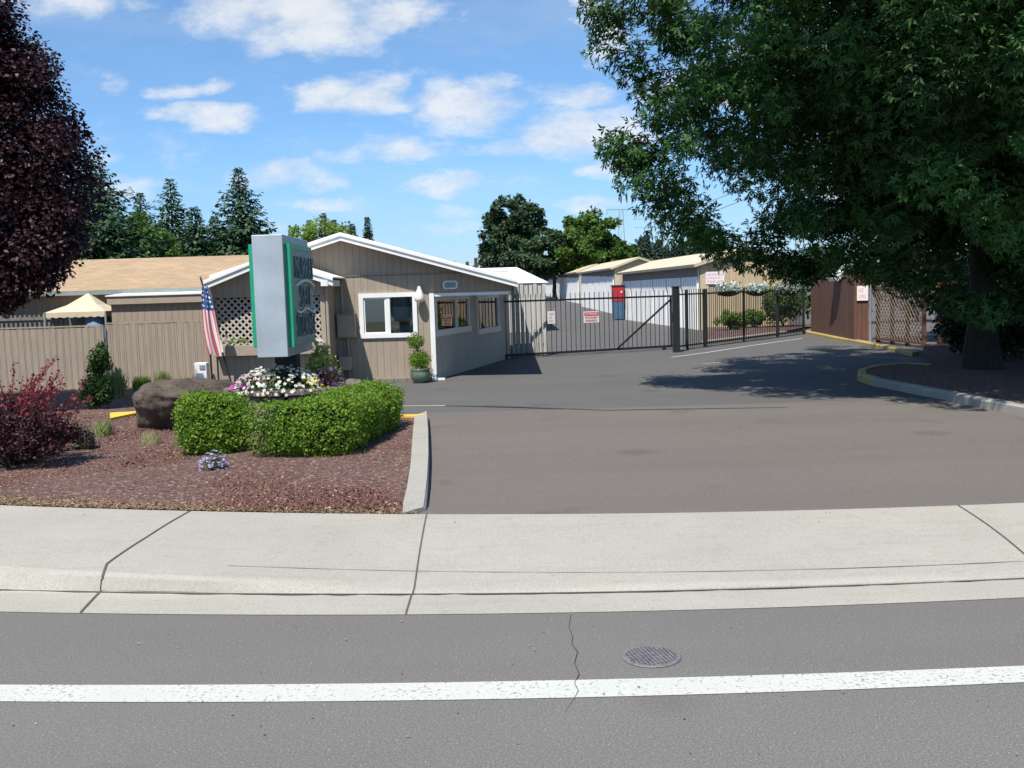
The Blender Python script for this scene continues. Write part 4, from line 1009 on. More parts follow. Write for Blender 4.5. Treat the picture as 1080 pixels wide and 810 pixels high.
# ------------------------------------------------------------------ storage buildings
VD = Vector((-.0705,1,0))
def storage(Yf, pxc, ezp, Lb, half, rise, label, sign=False, ndoor=None):
    base = gz(Yf); c = W(pxc, ezp, Yf); x0 = c.x; ez_ = c.z; VX = VD.normalized(); Ln = Lb
    e_ = empty('storage_building', (x0+half,Yf,base), label, 'building', 'rows of storage units')
    d_ = VX*Ln; zb0, zb1 = base-.05, gz(Yf+Lb)-.05
    P0 = Vector((x0,Yf,0)); wd = Vector((2*half,0,0))
    mb = MB()  # side wall, slightly shorter than eave
    mb.obox(P0+Z*zb0, d_, Vector((.12,0,0)), Z*(ez_-zb0)); mb.obox(P0+wd+Z*zb0-Vector((.12,0,0)), d_, Vector((.12,0,0)), Z*(ez_-zb0)); mb.build('side_wall', M['greybrown'], e_)  # eave shade above the doors is put into the grey-brown wall colour
    for yy, nm in ((0,'gable_wall'),(1,'rear_wall')):
        o = P0+d_*yy; mb = MB(); pts = [o+Z*zb0+Vector((.13,0,0)), o+wd-Vector((.13,0,0))+Z*zb0, o+wd-Vector((.13,0,0))+Z*(ez_-.02), o+Vector((half,0,0))+Z*(ez_+rise-.03), o+Vector((.13,0,0))+Z*(ez_-.02)]
        prism(mb, pts, (0,-.1 if yy else .1,0)); mb.build(nm, M['tanmetal'], e_)
    mb = MB(); mb.box(x0-.03,x0+.38,Yf-.05,Yf-.002,zb0,ez_-.0); mb.box(x0-.04,x0-.002,Yf-.05,Yf+.3,zb0,ez_-.02); mb.build('corner_trim', M['khaki'], e_)
    mb = MB(); oh = .28
    L0 = P0+Vector((-oh,-.25,ez_-rise*oh/half+.0)); rg = P0+Vector((half,-.25,ez_+rise)); dd = VX*(Ln+.5)
    mb.obox(L0, rg-L0, dd, Z*.05); R0 = P0+wd+Vector((oh,-.25,ez_-rise*oh/half)); mb.obox(R0, rg-R0, dd, Z*.05); mb.build('roof', M['tanroof'], e_)
    mb = MB(); mb.obox(L0-Z*.10-Vector((0,.02,0)), rg-L0, Vector((0,.018,0)), Z*.14); mb.obox(R0-Z*.10-Vector((0,.02,0)), rg-R0, Vector((0,.018,0)), Z*.14); mb.build('rake_trim', M['khaki'], e_)
    mb = MB(); mb.obox(L0-Z*.10-Vector((.05,0,0)), dd, Vector((.045,0,0)), Z*.13); mb.build('gutter', M['greybrown'], e_)
    nd_ = ndoor or max(2, int(Ln/3.05)); pw = Ln/nd_; H = (ez_-base)*.80
    for k in range(nd_):
        mb = MB(); s = k*pw+.12; nr = 7; rw = (pw-.24)/nr; bz_ = gz(Yf+k*pw)
        for j in range(nr):
            q = P0+VX*(s+j*rw)
            mb.obox(q+Vector((-.12,0,bz_)), VX*(rw*.55), Vector((.12,0,0)), Z*H); mb.obox(q+VX*(rw*.55)+Vector((-.015,0,bz_)), VX*(rw*.45), Vector((.012,0,0)), Z*(H-.005), 1)
        dr = mb.build('door', [M['whitemetal'], M['rib_valley_shade']], e_)
    return e_, P0, ez_
storage(45.0, 738, 277.5, 19, 2.05, .62, 'nearest tan storage building with a faded notice on its gable')
storage(72.0, 648, 281.5, 16.5, 1.75, .62, 'second tan storage building, behind the red and blue cabinet')
storage(96.0, 610.5, 286, 16.5, 1.75, .6, 'third tan storage building along the drive')
storage(118.0, 588, 290.5, 16, 1.8, .6, 'farthest small tan storage building')
p = W(754.5,299.5,44.9); board_sign('faded_notice', (p.x,44.93,p.z), W(764.5,299,44.9).x-W(744.5,299,44.9).x, W(754,286.5,44.9).z-p.z, 'white notice with faded pink lettering on the nearest storage gable', [('NO PARKING',1),('IN FRONT OF',.8),('STORAGE UNITS',.9)], False, Vector((0,1,0)), Vector((1,0,0)), 'pinkink')
# red and blue cabinet and yellow guard
p = G(653,337.5); kY = p.y
cb2 = empty('vending_cabinet', (p.x,kY,gz(kY)), 'tall red and dark blue cabinet between the first two storage buildings', 'cabinet')
x0, x1 = W(647,337,kY).x, W(658.5,337,kY).x; zt2 = W(652,302,kY).z
mb = MB(); mb.box(x0,x1,kY,kY+.7,.05,zt2*.0+W(652,318,kY).z); mb.build('lower_cabinet', M['navy'], cb2, bevel=.02)
mb = MB(); mb.box(x0-.02,x1+.01,kY-.02,kY+.72,W(652,318,kY).z+.002,zt2); mb.build('upper_cabinet', M['red'], cb2, bevel=.02)
mb = MB(); mb.box(x0-.06,x1+.03,kY-.06,kY+.76,zt2+.001,zt2+.08); mb.build('lid', M['black'], cb2)
mb = MB(); mb.lathe((0,0,0), [(.001,0),(.07,0),(.07,.02),(.001,.02)], 12); mb.v = [Vector((x1-.14+v_.x,kY-.025-v_.z,W(652,308,kY).z+v_.y)) for v_ in mb.v]; mb.build('badge', M['signwhite'], cb2)
mb = MB(); a = G(644,329.5); b = G(657,336.5); mb.tube([a+Z*.09,b+Z*.09], .13, 10); tag(mb.build('wheel_stop', M['yellow_paint']), 'bright yellow guard rail lying at the foot of the red and blue cabinet', 'wheel stop')
# white low roof behind the office with vent pipes
wr = empty('white_roof_building', (-1,52,0), 'low building with a bright white roof behind the office', 'building')
a = W(470,284,56); b = W(545,285,56); c_ = W(577,296.5,50); zr = a.z; ze = W(540,299,48).z
mb = MB(); mb.mesh([(-12,48,ze),(c_.x,48,ze),(c_.x,64,ze),(-12,64,ze),(-10,56,zr),(b.x,56,zr)], [(0,1,5,4),(1,2,5),(2,3,4,5),(3,0,4)]); mb.build('roof', M['whiteroof'], wr)
mb = MB(); mb.box(-11.7,c_.x-.3,48.3,63.7,0,ze-.02); mb.build('wall', M['siding_grey'], wr)
for px in (479,493,502):
    q = W(px,284,55); mb = MB(); mb.tube([(q.x,55,q.z-.3),(q.x,55,W(px,276 if px<500 else 272,55).z)], .09, 8); mb.build('vent_pipe', M['soil'], wr)
# ------------------------------------------------------------------ brown enclosure and lattice at right
b0 = G(849,352.5); b1 = G(893,362); zt3 = W(870,290,b0.lerp(b1,.5).y).z
be = empty('brown_enclosure', tuple(b0.lerp(b1,.5)), 'reddish brown board enclosure with a yellow kerb at its foot', 'fence')
bd = (b1-b0); BL = bd.length; bd.normalize(); bn = Vector((bd.y,-bd.x,0))
bn = -bn if bn.x < 0 else bn
mb = MB(); k = 0
while k < BL: mb.obox(b0+bd*k+Z*.06+bn*R.uniform(.22,.23), bd*.133, bn*.025, Z*(zt3-.06+R.uniform(-.01,.01))); k += .14
mb.build('boards', M['board_brown'], be)
c1 = b1+bn*.22; c2 = c1+Vector((.42,-.18,0)); dd = (c2-c1); 
mb = MB(); n = 6
for k in range(n): mb.obox(c1+dd*k/n+Z*.06, dd/n*.95, Vector((.0,.025,0)), Z*(zt3-.1))
mb.build('end_boards', M['board_brown'], be)
mb = MB(); mb.obox(b0+bn*.26+Z*.4, bd*BL, bn*.05, Z*.09); mb.obox(b0+bn*.26+Z*(zt3-.4), bd*BL, bn*.05, Z*.09); mb.build('rail', M['board_brown'], be)
for s in (0, BL/2, BL-.1): mb = MB(); mb.obox(b0+bd*s+bn*.32, bd*.1, bn*.1, Z*(zt3)); mb.build('post', M['board_brown'], be)
mb = MB(); q = c2+Vector((.05,0,0)); mb.tube([q, q+Z*(zt3-.2)], .04, 8); mb.build('steel_post', M['grey'], be)
qq = c1.lerp(c2,.55)+Vector((0,-.05,0)); sz0 = W(908,317,qq.y).z; sz1 = W(908,301.5,qq.y).z
r_ = dd.normalized(); nf = Vector((-r_.y, r_.x, 0))
board_sign('enclosure_notice', (qq.x,qq.y,sz0), .34, sz1-sz0, 'small pale notice in the shade on the end of the brown enclosure', [('NO',.6),('DUMPING',.95)], False, nf, r_, 'pinkink')
mb = MB(); q = W(888,290,b1.y+1.5); mb.obox((q.x-.25,q.y,q.z-.1),(.55,0,.5),(0,.9,0),(.12,0,-.1)); 
tag(mb.build('roof_edge_panel', M['white']), 'white slanted roof edge catching sun above the brown enclosure', 'roof panel')
l0 = q_ = c2+Vector((.2,-.1,0)); l1 = Vector((11.9,28.8,0)); ld = (l1-l0); LL = ld.length; ld.normalize(); zl = W(925,304,l0.y).z
lf = empty('lattice_fence', tuple(l0.lerp(l1,.5)), 'diagonal lattice fence in deep shade right of the brown enclosure', 'fence')
mb = MB(); H = zl-.15
for sg in (1, -1):
    k = -H
    while k < LL:
        t0 = max(0, -k/H); t1 = min(1, (LL-k)/H)
        if t1 > t0+.02:
            za = (lambda t: .15+H*t) if sg > 0 else (lambda t: .15+H*(1-t))
            mb.bar(l0+ld*(k+H*t0)+Z*za(t0)+Vector((.012*sg,0,0)), l0+ld*(k+H*t1)+Z*za(t1)+Vector((.012*sg,0,0)), .045, .010, up=(1,0,0))
        k += .20
mb.build('lattice', plain('brown_lattice', (.24,.17,.12), .8, .15), lf)
mb = MB(); mb.bar(l0+Z*zl, l1+Z*zl, .06); mb.bar(l0+Z*.14, l1+Z*.14, .06); mb.build('rail', M['board_brown'], lf)
for k in range(4): mb = MB(); p_ = l0+ld*LL*k/3+Vector((.06,0,0)); mb.bar(p_, p_+Z*(zl+.05), .1); mb.build('post', M['board_brown'], lf)
# ------------------------------------------------------------------ pylon with its three wires, far away
PYY = 320; q = W(655,221,PYY); pb = gz(PYY)
py_ = empty('power_pylon', (q.x,PYY,pb), 'faint distant grey power pylon on the skyline', 'pylon')
mb = MB()
for dx in (-1.6, 1.6): mb.bar((q.x+dx,PYY,pb), (q.x+dx*.35,PYY,q.z), .22)
for k in range(8):
    z0 = pb+(q.z-pb)*k/8; z1 = pb+(q.z-pb)*(k+1)/8; w0 = 1.6-1.04*k/8; w1 = 1.6-1.04*(k+1)/8; mb.bar((q.x-w0,PYY,z0), (q.x+w1,PYY,z1), .12)
mb.build('tower', M['grey'], py_)
mb = MB(); xa = W(640,222,PYY).x; xb = W(669,222,PYY).x; mb.bar((xa,PYY,q.z), (xb,PYY,q.z), .25); mb.bar((xb,PYY,q.z), (xb,PYY,W(669,232,PYY).z), .2); mb.bar((xa,PYY,q.z), (xa,PYY,q.z-1.5), .2); mb.build('crossarm', M['grey'], py_)
for i, (y1, y2, y3) in enumerate(((234,228,214),(243,238,226))):
    mb = MB(); pts = [W(669,y1-3,PYY), W(700,y2+3,PYY-60), W(745,y3,PYY-130), W(900,y3-60,PYY-220)]; mb.tube(pts, .06, 5); mb.build('wire', M['grey'], py_)
# ------------------------------------------------------------------ street sign of the business
SX0, SX1 = -3.62, -3.19; SY0 = 13.9; SY1 = 15.65
zt_ = W(281,247.5,SY0).z; zb_ = W(285,377,SY0).z
SX0 = W(265.5,260,SY0).x; SX1 = W(298,260,SY0).x
sg = empty('business_sign', ((SX0+SX1)/2,14.8,.5), 'tall box sign with green framed faces on a black post above the flowers', 'sign')
mb = MB(); mb.box(SX0,SX1,SY0,SY1,zb_,zt_); mb.build('cabinet', M['alu'], sg, bevel=.008)
mb = MB(); mb.box((SX0+SX1)/2-.13,(SX0+SX1)/2+.17,14.55,14.9,.3,zb_); mb.build('post', M['pole'], sg)
pz0, pz1 = zb_+.13, zt_-.12
for sd in (1, -1):
    x = SX1 if sd > 0 else SX0; xo = lambda d_: (x, x+d_) if sd > 0 else (x-d_, x)
    mb = MB(); a, b = xo(.075); t = .22
    a += .001*(sd > 0); b -= .001*(sd < 0)
    y0, y1 = SY0+.10, SY1-.06; 
    mb.box(a,b,y0,y0+t,pz0,pz1); mb.box(a,a+(b-a)*.5,y1-.02,y1,pz0,pz1); mb.box(a,b,y0+t,y1-.06,pz1-.07,pz1)
    mb.build('face_frame', M['green'], sg)
    mb = MB(); a2, b2 = (x+.001, x+.066) if sd > 0 else (x-.066, x-.001); mb.box(a2,b2,y0+t+.002,y1-.022,pz0,pz1-.072); fo = sub(mb.build('sign_face', M['signface'], sg))
    xs_ = b2+.001 if sd > 0 else a2-.001; rt = Vector((0,sd,0)); ys_ = (y0+t+.03) if sd > 0 else (y1-.05); Wt = (y1-.0)-(y0+t)-.06; Hh = pz1-pz0-.14
    mb = MB(); xs_0 = xs_; xs_ = xs_0+sd*.0; of = rt*.018-Z*.02
    for t_, dy_, z0_, w2_, h2_ in (('MURRAY',0,.70,1,.24),('SELF',.22,.38,.6,.24),('STORAGE',0,.06,1,.25)): text_mb(mb, t_, Vector((xs_,ys_+sd*Wt*dy_,pz0+.05+Hh*z0_))+of, rt, Z, Wt*w2_, Hh*h2_, 0, .006)
    mb.build('letter_outline', M['letteredge'], fo)  # pale outline of the lettering, set slightly off behind it
    mb = MB(); xs_ = xs_0+sd*.007
    text_mb(mb, 'MURRAY', (xs_,ys_,pz0+.05+Hh*.70), rt, Z, Wt, Hh*.24, 0, .02); text_mb(mb, 'SELF', (xs_,ys_+sd*Wt*.22,pz0+.05+Hh*.38), rt, Z, Wt*.6, Hh*.24, 0, .02); text_mb(mb, 'STORAGE', (xs_,ys_,pz0+.05+Hh*.06), rt, Z, Wt, Hh*.25, 0, .02)
    mb.build('letters', M['letters'], fo)
    mb = MB(); pts = [Vector((xs_+sd*.012,ys_+sd*Wt*t_,pz0+.05+Hh*(.62+.06*math.sin(math.pi*t_)))) for t_ in [k/10 for k in range(11)]]; mb.tube(pts, .022, 6)
    pts = [Vector((xs_+sd*.012,ys_+sd*Wt*t_,pz0+.05+Hh*(.345-.02*math.sin(math.pi*t_*3)))) for t_ in [k/10 for k in range(11)]]; mb.tube(pts, .014, 6)
    mb.build('scroll_ornament', M['letteredge'], fo)
# ------------------------------------------------------------------ stone planter under the sign
PC = Vector((-3.28,14.95,0)); PR = .98; pzt = .62
plr = empty('stone_planter', tuple(PC), 'round raised planter of dark stone blocks under the business sign', 'planter')
for c_i in range(3):
    mb = MB(); nb = 17; za = .06+c_i*.185
    for k in range(nb):
        a0 = 2*math.pi*(k+.5*(c_i%2))/nb; a1 = a0+2*math.pi/nb*.95; r0_, r1_ = PR-.20, PR-.02+R.uniform(-.015,.02)
        vs = []
        for z_ in (za, za+.178+R.uniform(-.006,.004)):
            for r2, a2 in ((r0_,a0),(r1_,a0+.02),(r1_+.02,(a0+a1)/2),(r1_,a1-.02),(r0_,a1)): vs.append(PC+Vector((r2*math.cos(a2), r2*math.sin(a2), z_)))
        mb.mesh(vs, [(4,3,2,1,0),(5,6,7,8,9)]+[(i, (i+1)%5, (i+1)%5+5, i+5) for i in range(5)])
    mb.build('block_course', M['block'], plr, bevel=.012)
mb = MB(); nb = 11
for k in range(nb):
    a0 = 2*math.pi*k/nb+.2; a1 = a0+2*math.pi/nb*.965; vs = []
    h_ = pzt+R.uniform(-.012,.012)
    for z_ in (h_-.001-.0*k, h_+.075):
        for r2, a2 in ((PR-.36,a0),(PR+.03,a0+.015),(PR+.06,(a0+a1)/2),(PR+.03,a1-.015),(PR-.36,a1)): vs.append(PC+Vector((r2*math.cos(a2), r2*math.sin(a2), z_)))
    mb.mesh(vs, [(4,3,2,1,0),(5,6,7,8,9)]+[(i, (i+1)%5, (i+1)%5+5, i+5) for i in range(5)])
mb.build('cap_stones', M['block'], plr, bevel=.015)
mb = MB(); mb.lathe(tuple(PC), [(.001,.64),(.5,.62),(PR-.3,.58)], 24); mb.build('soil', M['soil'], plr)
def flowers(name, mat, label, c, r, n, size, fol='L_shrub', nf=None, fs=.05, cat='flowers'):
    e_ = empty(name, tuple(c), label, cat)
    n2 = nf or n*3; D_ = dirs(n2); D_[:,2] = np.abs(D_[:,2]); P_ = np.array(c)+D_*np.array(r)*(R.random((n2,1))**.4)*.92
    leafmesh('foliage', M[fol], P_, D_, R.uniform(fs*.6,fs*1.2,n2), T_LEAF, e_, .6)
    D_ = dirs(n); D_[:,2] = np.abs(D_[:,2])+.05; D_ = norm(D_); P_ = np.array(c)+D_*np.array(r)*R.uniform(.92,1.06,(n,1))
    if mat: leafmesh('blooms', M[mat], P_, D_*1.0+np.array([0,-.3,.5]), R.uniform(size*.75,size*1.15,n), T_FLOWER, e_, .25)
    return e_
flowers('white_petunias', 'P_white', 'mounded white petunias in bloom at the foot of the sign post', (-3.36,14.30,.62), (.64,.44,.40), 330, .054)
flowers('pink_petunias', 'P_pink', 'few pale pink petunias among the white ones at the left', (-3.72,14.12,.78), (.22,.16,.16), 36, .05)
flowers('magenta_petunias', 'P_mag', 'small magenta petunias at the left edge of the planter', (-3.96,14.35,.64), (.13,.14,.16), 34, .065)
flowers('yellow_petunias', 'P_yel', 'bright yellow petunias at the right side of the planter', (-2.90,14.3,.64), (.17,.17,.22), 60, .058)
flowers('purple_petunias', 'P_pur', 'dark purple petunias behind the yellow ones', (-2.72,14.62,.66), (.25,.2,.30), 70, .062, 'L_purple')
flowers('variegated_shrub', None, 'cream and green variegated shrub behind the sign post', (-2.86,15.0,.66), (.28,.26,.72), 10, .05, 'L_varieg', 900, .085, 'shrub')
# ------------------------------------------------------------------ flag
fY = 20.9; base = W(246,407,fY); base.z = bz; top = W(211.5,293,fY+.25)
fl = empty('flag', tuple(base), 'striped flag with starred blue corner hanging limp on a leaning dark pole', 'flag')
mb = MB(); mb.tube([base, top], .018, 8); mb.build('pole', M['pole'], fl)
mb = MB(); nu, nv = 22, 26; vs = []
Lp = lambda px, py: W(px, py, fY-.02)
left = [(213.5,302),(212,314),(212.5,330),(214,348),(217,366),(220,376)]; right = [(219,302),(224.5,318),(227.5,330),(231,346),(235,362),(237,372)]
def ip_(arr, t): t *= len(arr)-1; i = min(int(t), len(arr)-2); a, b = arr[i], arr[i+1]; f = t-i; return (a[0]+(b[0]-a[0])*f, a[1]+(b[1]-a[1])*f)
for j in range(nv+1):
    v_ = j/nv; l = Lp(*ip_(left, v_)); r_2 = Lp(*ip_(right, v_))
    for i in range(nu+1):
        u_ = i/nu; p = l.lerp(r_2, u_); p.y += .05*math.sin(u_*9+v_*2)*(.5+v_)-.03; p.x += .012*math.sin(u_*14+v_*5); p.z += .05*math.sin(u_*7)*v_*v_
        vs.append(p)
fs = []; 
for j in range(nv):
    for i in range(nu):
        a = j*(nu+1)+i; q = [a, a+nu+1, a+nu+2, a+1]; uvq = [(i/nu,j/nv),(i/nu,(j+1)/nv),((i+1)/nu,(j+1)/nv),((i+1)/nu,j/nv)]
        mb.face([vs[k] for k in q], 0, uvq)
mb.build('cloth', M['flag'], fl, smooth=True)
mb = MB(); mb.lathe(tuple(top), [(.001,.06),(.022,.03),(.02,0)], 8); mb.build('finial', M['grey'], fl)
# white hose box by the fence
a = W(205.5,402,21.3); b = W(217.5,382.5,21.3); hb = empty('utility_box', ((a.x+b.x)/2,21.3,bz), 'small white utility box against the tan fence near the flag', 'box')
mb = MB(); mb.box(a.x,b.x,21.3,21.5,.02,b.z); mb.build('cabinet', M['white'], hb, bevel=.015)
mb = MB(); mb.box(a.x+.12,b.x-.03,21.285,21.297,b.z-.14,b.z-.05); mb.box(a.x+.05,b.x-.08,21.285,21.297,a.z+.06,a.z+.17); mb.build('panel', M['grey'], hb)
# ------------------------------------------------------------------ potted topiary
pY = OY-.62; pc = G(443.5,404.5); pc = Vector((W(443.5,400,pY).x,pY,0))
tp_ = empty('potted_topiary', tuple(pc), 'two ball topiary shrub in a glazed green pot by the office corner', 'potted plant')
mb = MB(); mb.lathe(tuple(pc), [(.001,.0),(.13,.0),(.15,.02),(.22,.12),(.235,.22),(.21,.28),(.235,.31),(.235,.33),(.20,.33),(.19,.29),(.001,.28)], 24); mb.build('pot', M['glaze'], tp_, smooth=True)
mb = MB(); mb.tube([pc+Z*.28, pc+Vector((-.03,0,.6)), pc+Vector((-.06,0,.9))], .018, 6); mb.build('stem', M['bark'], tp_)
for c_, r2, n, mt_ in ((pc+Vector((.0,0,.52)), .25, 1500, 'L_box'), (pc+Vector((-.08,0,.93)), .20, 800, 'L_lime')):
    D_ = dirs(n); P_ = np.array(c_)+D_*r2*np.array([1,1,.95])*(R.random((n,1))**.35)*(1+.15*R.normal(0,1,(n,1))*.5)
    leafmesh('foliage', M[mt_], P_, D_, R.uniform(.03,.055,n), T_LEAF, tp_, .6)
# ------------------------------------------------------------------ boulder
def boulder(name, pts, label, cat='rock'):
    from mathutils import noise as nz_
    bm = bmesh.new(); vs = [bm.verts.new(p) for p in pts]; bmesh.ops.convex_hull(bm, input=vs)
    bmesh.ops.delete(bm, geom=[v_ for v_ in bm.verts if not v_.link_faces], context='VERTS')
    bmesh.ops.subdivide_edges(bm, edges=bm.edges[:], cuts=7, use_grid_fill=True)
    bmesh.ops.triangulate(bm, faces=bm.faces[:])
    for _ in range(4): bmesh.ops.smooth_vert(bm, verts=bm.verts[:], factor=.5, use_axis_x=True, use_axis_y=True, use_axis_z=True)
    bmesh.ops.subdivide_edges(bm, edges=bm.edges[:], cuts=1, use_grid_fill=True)
    bm.normal_update()
    for v_ in bm.verts:
        p = v_.co; strat = nz_.noise(Vector((p.x*2.2,p.y*2.2,p.z*9)))
        v_.co = p + v_.normal*(.055*nz_.noise(p*3.1)+.03*strat+.022*nz_.noise(p*9)+.010*nz_.noise(p*24))
    c = sum((v_.co for v_ in bm.verts), Vector())/len(bm.verts); c.z = bz
    for v_ in bm.verts: v_.co -= c
    me = bpy.data.meshes.new(name); bm.to_mesh(me); bm.free(); me.materials.append(M['rock'])
    for p in me.polygons: p.use_smooth = True
    o = bpy.data.objects.new(name, me); COL.objects.link(o); o.location = c; return tag(o, label, cat)
bp = [W(146,459,15.0), W(188,462,14.95), W(139,424,14.62), W(141,413,14.9), W(166,410,14.35), W(190,419,14.2), W(180,432,14.3), W(150,403,15.3), W(200,398,15.5), W(226,404,15.9), W(246,420,15.4), W(250,458,15.2), W(215,430,14.6), W(212,460,15.1), Vector((-5.6,16.2,.1)), Vector((-4.2,16.4,.1)), Vector((-5.5,16.1,.65)), Vector((-4.5,16.3,.7))]
boulder('boulder', bp, 'big dark brown boulder with a shaded front face in the mulch bed')
# ------------------------------------------------------------------ clipped boxwood
def hedge(name, path, rad, ztop, n, label, mat='L_box'):
    """leafy clipped hedge along a path of (x, y)"""
    path = [Vector((p[0], p[1], 0)) for p in path]; c0 = path[len(path)//2]
    e_ = empty(name, (c0.x, c0.y, bz), label, 'hedge')
    seg = [(b-a).length for a, b in zip(path, path[1:])]; tot = sum(seg) or 1e-6
    P_ = []; N_ = []
    zc = (bz+ztop)/2; hz_ = (ztop-bz)/2
    from mathutils import noise as nz_
    while len(P_) < n:
        t = R.random()*tot; i = 0
        while i < len(seg)-1 and t > seg[i]: t -= seg[i]; i += 1
        p = path[i].lerp(path[i+1], t/seg[i]) if len(path) > 1 else path[0]
        D_ = R.normal(0,1,3); D_ /= np.linalg.norm(D_)
        k = (abs(D_[0])**3.2+abs(D_[1])**3.2+abs(D_[2])**3.2)**(-1/3.2)
        q = Vector((p.x+D_[0]*k*rad, p.y+D_[1]*k*rad, zc+D_[2]*k*hz_))
        f = 1+.20*nz_.noise(q*3.0)+.13*nz_.noise(q*8)
        sc_ = f*(1-.22*R.random()**2) if R.random() > .07 else f*R.uniform(1.0,1.15)
        q2 = Vector((p.x, p.y, zc))+(q-Vector((p.x, p.y, zc)))*sc_
        # inside the hull of the hedge? drop points buried deep along the path
        dmin = min(((q2.xy-pp.xy).length) for pp in [path[j].lerp(path[j+1], u/4) for j in range(len(path)-1) for u in range(5)]) if len(path) > 1 else 9
        if dmin < rad*.66 and abs(q2.z-zc) < hz_*.72: continue
        P_.append(q2); N_.append(D_)
    P_ = np.array([tuple(p) for p in P_]); N_ = np.array(N_)
    leafmesh('foliage', M[mat], P_, N_*.7+np.array([0,-.1,.45]), R.uniform(.016,.046,n), T_LEAF, e_, .65, tang=np.array([0,0,.7]))
    # dark twiggy inside
    mb = MB()
    for k in range(int(60*tot)+30):
        t = R.random(); j = R.integers(0, len(path)-1) if len(path) > 1 else 0
        p = path[j].lerp(path[j+1], t) if len(path) > 1 else path[0]
        D_ = R.normal(0,1,3); D_ /= np.linalg.norm(D_)
        mb.tube([Vector((p.x,p.y,bz-.02)), Vector((p.x+D_[0]*rad*.4,p.y+D_[1]*rad*.4,bz+.25)), Vector((p.x+D_[0]*rad*.8,p.y+D_[1]*rad*.8,zc+abs(D_[2])*hz_*.8))], [.012,.008,.004], 4, cap=False)
    mb.build('stems', M['bark'], e_)
    # dense inner leaves, the hedge's inner shade put into a darker green
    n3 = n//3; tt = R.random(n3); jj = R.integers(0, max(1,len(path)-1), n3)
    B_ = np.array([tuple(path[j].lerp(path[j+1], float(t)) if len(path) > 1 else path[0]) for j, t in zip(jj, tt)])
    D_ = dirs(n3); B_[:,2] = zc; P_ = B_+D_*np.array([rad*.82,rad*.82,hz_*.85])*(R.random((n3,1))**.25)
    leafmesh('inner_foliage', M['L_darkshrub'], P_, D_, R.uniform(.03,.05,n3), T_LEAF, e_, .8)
    return e_
ha = G(212,484,bz); hedge('boxwood_shrub', [(ha.x-.08,ha.y+.48),(ha.x+.14,ha.y+.52)], .36, .84, 17000, 'rounded yellow green boxwood shrub beside the boulder')
h1 = G(282,488,bz); h2 = G(335,487,bz); h3 = G(388,462,bz)
hedge('boxwood_hedge', [(h1.x+.0,h1.y+.42),(h2.x+.02,h2.y+.46),(h3.x-.10,h3.y+.22),(h3.x+.0,h3.y+1.0)], .38, .775, 42000, 'long clipped boxwood hedge wrapping round the stone planter')
def shrub(name, c, r, n, mat, label, size, cat='shrub', flat=1, stems=8, tm=T_LEAF, twig='bark', nclump=26, group=None):
    e_ = empty(name, (c[0],c[1],c[2]), label, cat, group); c = np.array(c)
    C_ = c+np.array([0,0,r[2]])+dirs(nclump)*np.array([r[0]*.72,r[1]*.72,r[2]*.72])*(R.random((nclump,1))**.4)
    rad = R.uniform(.28,.45,nclump)*min(r[0],r[2])*1.1
    P_, D_, ix = clump_cloud(C_, rad, n//nclump, flat=.9, fill=.4); P_[:,2] = np.maximum(P_[:,2], c[2]+.01)
    leafmesh('foliage', M[mat], P_, D_*.6+np.array([0,0,.5]), R.uniform(size*.6,size*1.25,len(P_)), tm, e_, .6)
    mb = MB()
    for k in range(stems): q = Vector(C_[k % nclump]); b = Vector(c); mb.tube([b, b.lerp(q,.5)+Z*.05, q], [.02,.013,.005], 5, cap=False)
    mb.build('stems', M[twig], e_); return e_
p = G(90,436,bz); shrub('evergreen_shrub', (p.x,p.y+.5,bz), (.42,.42,.33), 5200, 'L_shrub', 'rounded dark green shrub in front of the shaded fence', .045)
p = W(108,400,22.0); shrub('climbing_shrub', (p.x,21.9,bz), (.30,.25,.62), 1900, 'L_shrub', 'leafy climbing shrub growing up the tan fence', .075, nclump=34)
p = G(82,477,bz); shrub('low_lavender', (p.x-.05,p.y+.2,bz), (.38,.25,.16), 2600, 'L_lav', 'low grey green lavender clump behind the crimson shrub', .035)
p = G(223,499,bz); fb = flowers('lilac_flowers', 'P_blue', 'small clump of lilac blue flowers at the foot of the boxwood shrub', (p.x,p.y+.12,bz), (.17,.14,.23), 110, .030, 'L_lav', 700, .028)
# grasses
def grass(name, c, r, h, n, mat, label, wd=.10, group=None):
    e_ = empty(name, tuple(c), label, 'grass', group); n_ = n
    a = R.random(n_)*2*math.pi; q = np.sqrt(R.random(n_))*r; P_ = np.stack([c[0]+np.cos(a)*q*.5, c[1]+np.sin(a)*q*.5, np.full(n_, c[2])], 1)
    out = np.stack([np.cos(a), np.sin(a), np.zeros(n_)], 1); T_ = out*(q/r)[:,None]*.75+np.array([0,0,1])+R.normal(0,.12,(n_,3))
    tv = (np.array([(-.5*wd,0,0),(.5*wd,0,0),(.35*wd,.6,.10),(-.35*wd,.6,.10),(0,1,.34)]), [(0,1,2,3),(3,2,4)])
    leafmesh('blades', M[mat], P_, -out+R.normal(0,.25,(n_,3)), R.uniform(h*.6,h*1.1,n_), tv, e_, .1, tang=T_*8, tjit=.1); return e_
p = G(122,419,bz); grass('ornamental_grass', (p.x,p.y,bz), .35, .55, 420, 'L_grass', 'pale green ornamental grass tuft beside the dark round shrub', .045)
p = G(150,410,bz); grass('low_green_plant', (p.x,p.y,bz), .40, .28, 320, 'L_lime', 'low bright green plant at the foot of the fence', .12)
p = G(172,407,bz); grass('dry_grass_tuft', (p.x,p.y,bz), .40, .38, 320, 'L_grass', 'wispy grass tuft against the tan fence left of the white box', .05)
p = G(197,408,bz); grass('dry_grass_tuft', (p.x+.1,p.y-.2,bz), .35, .30, 220, 'L_dry', 'short dry tuft behind the boulder near the white box', .05)
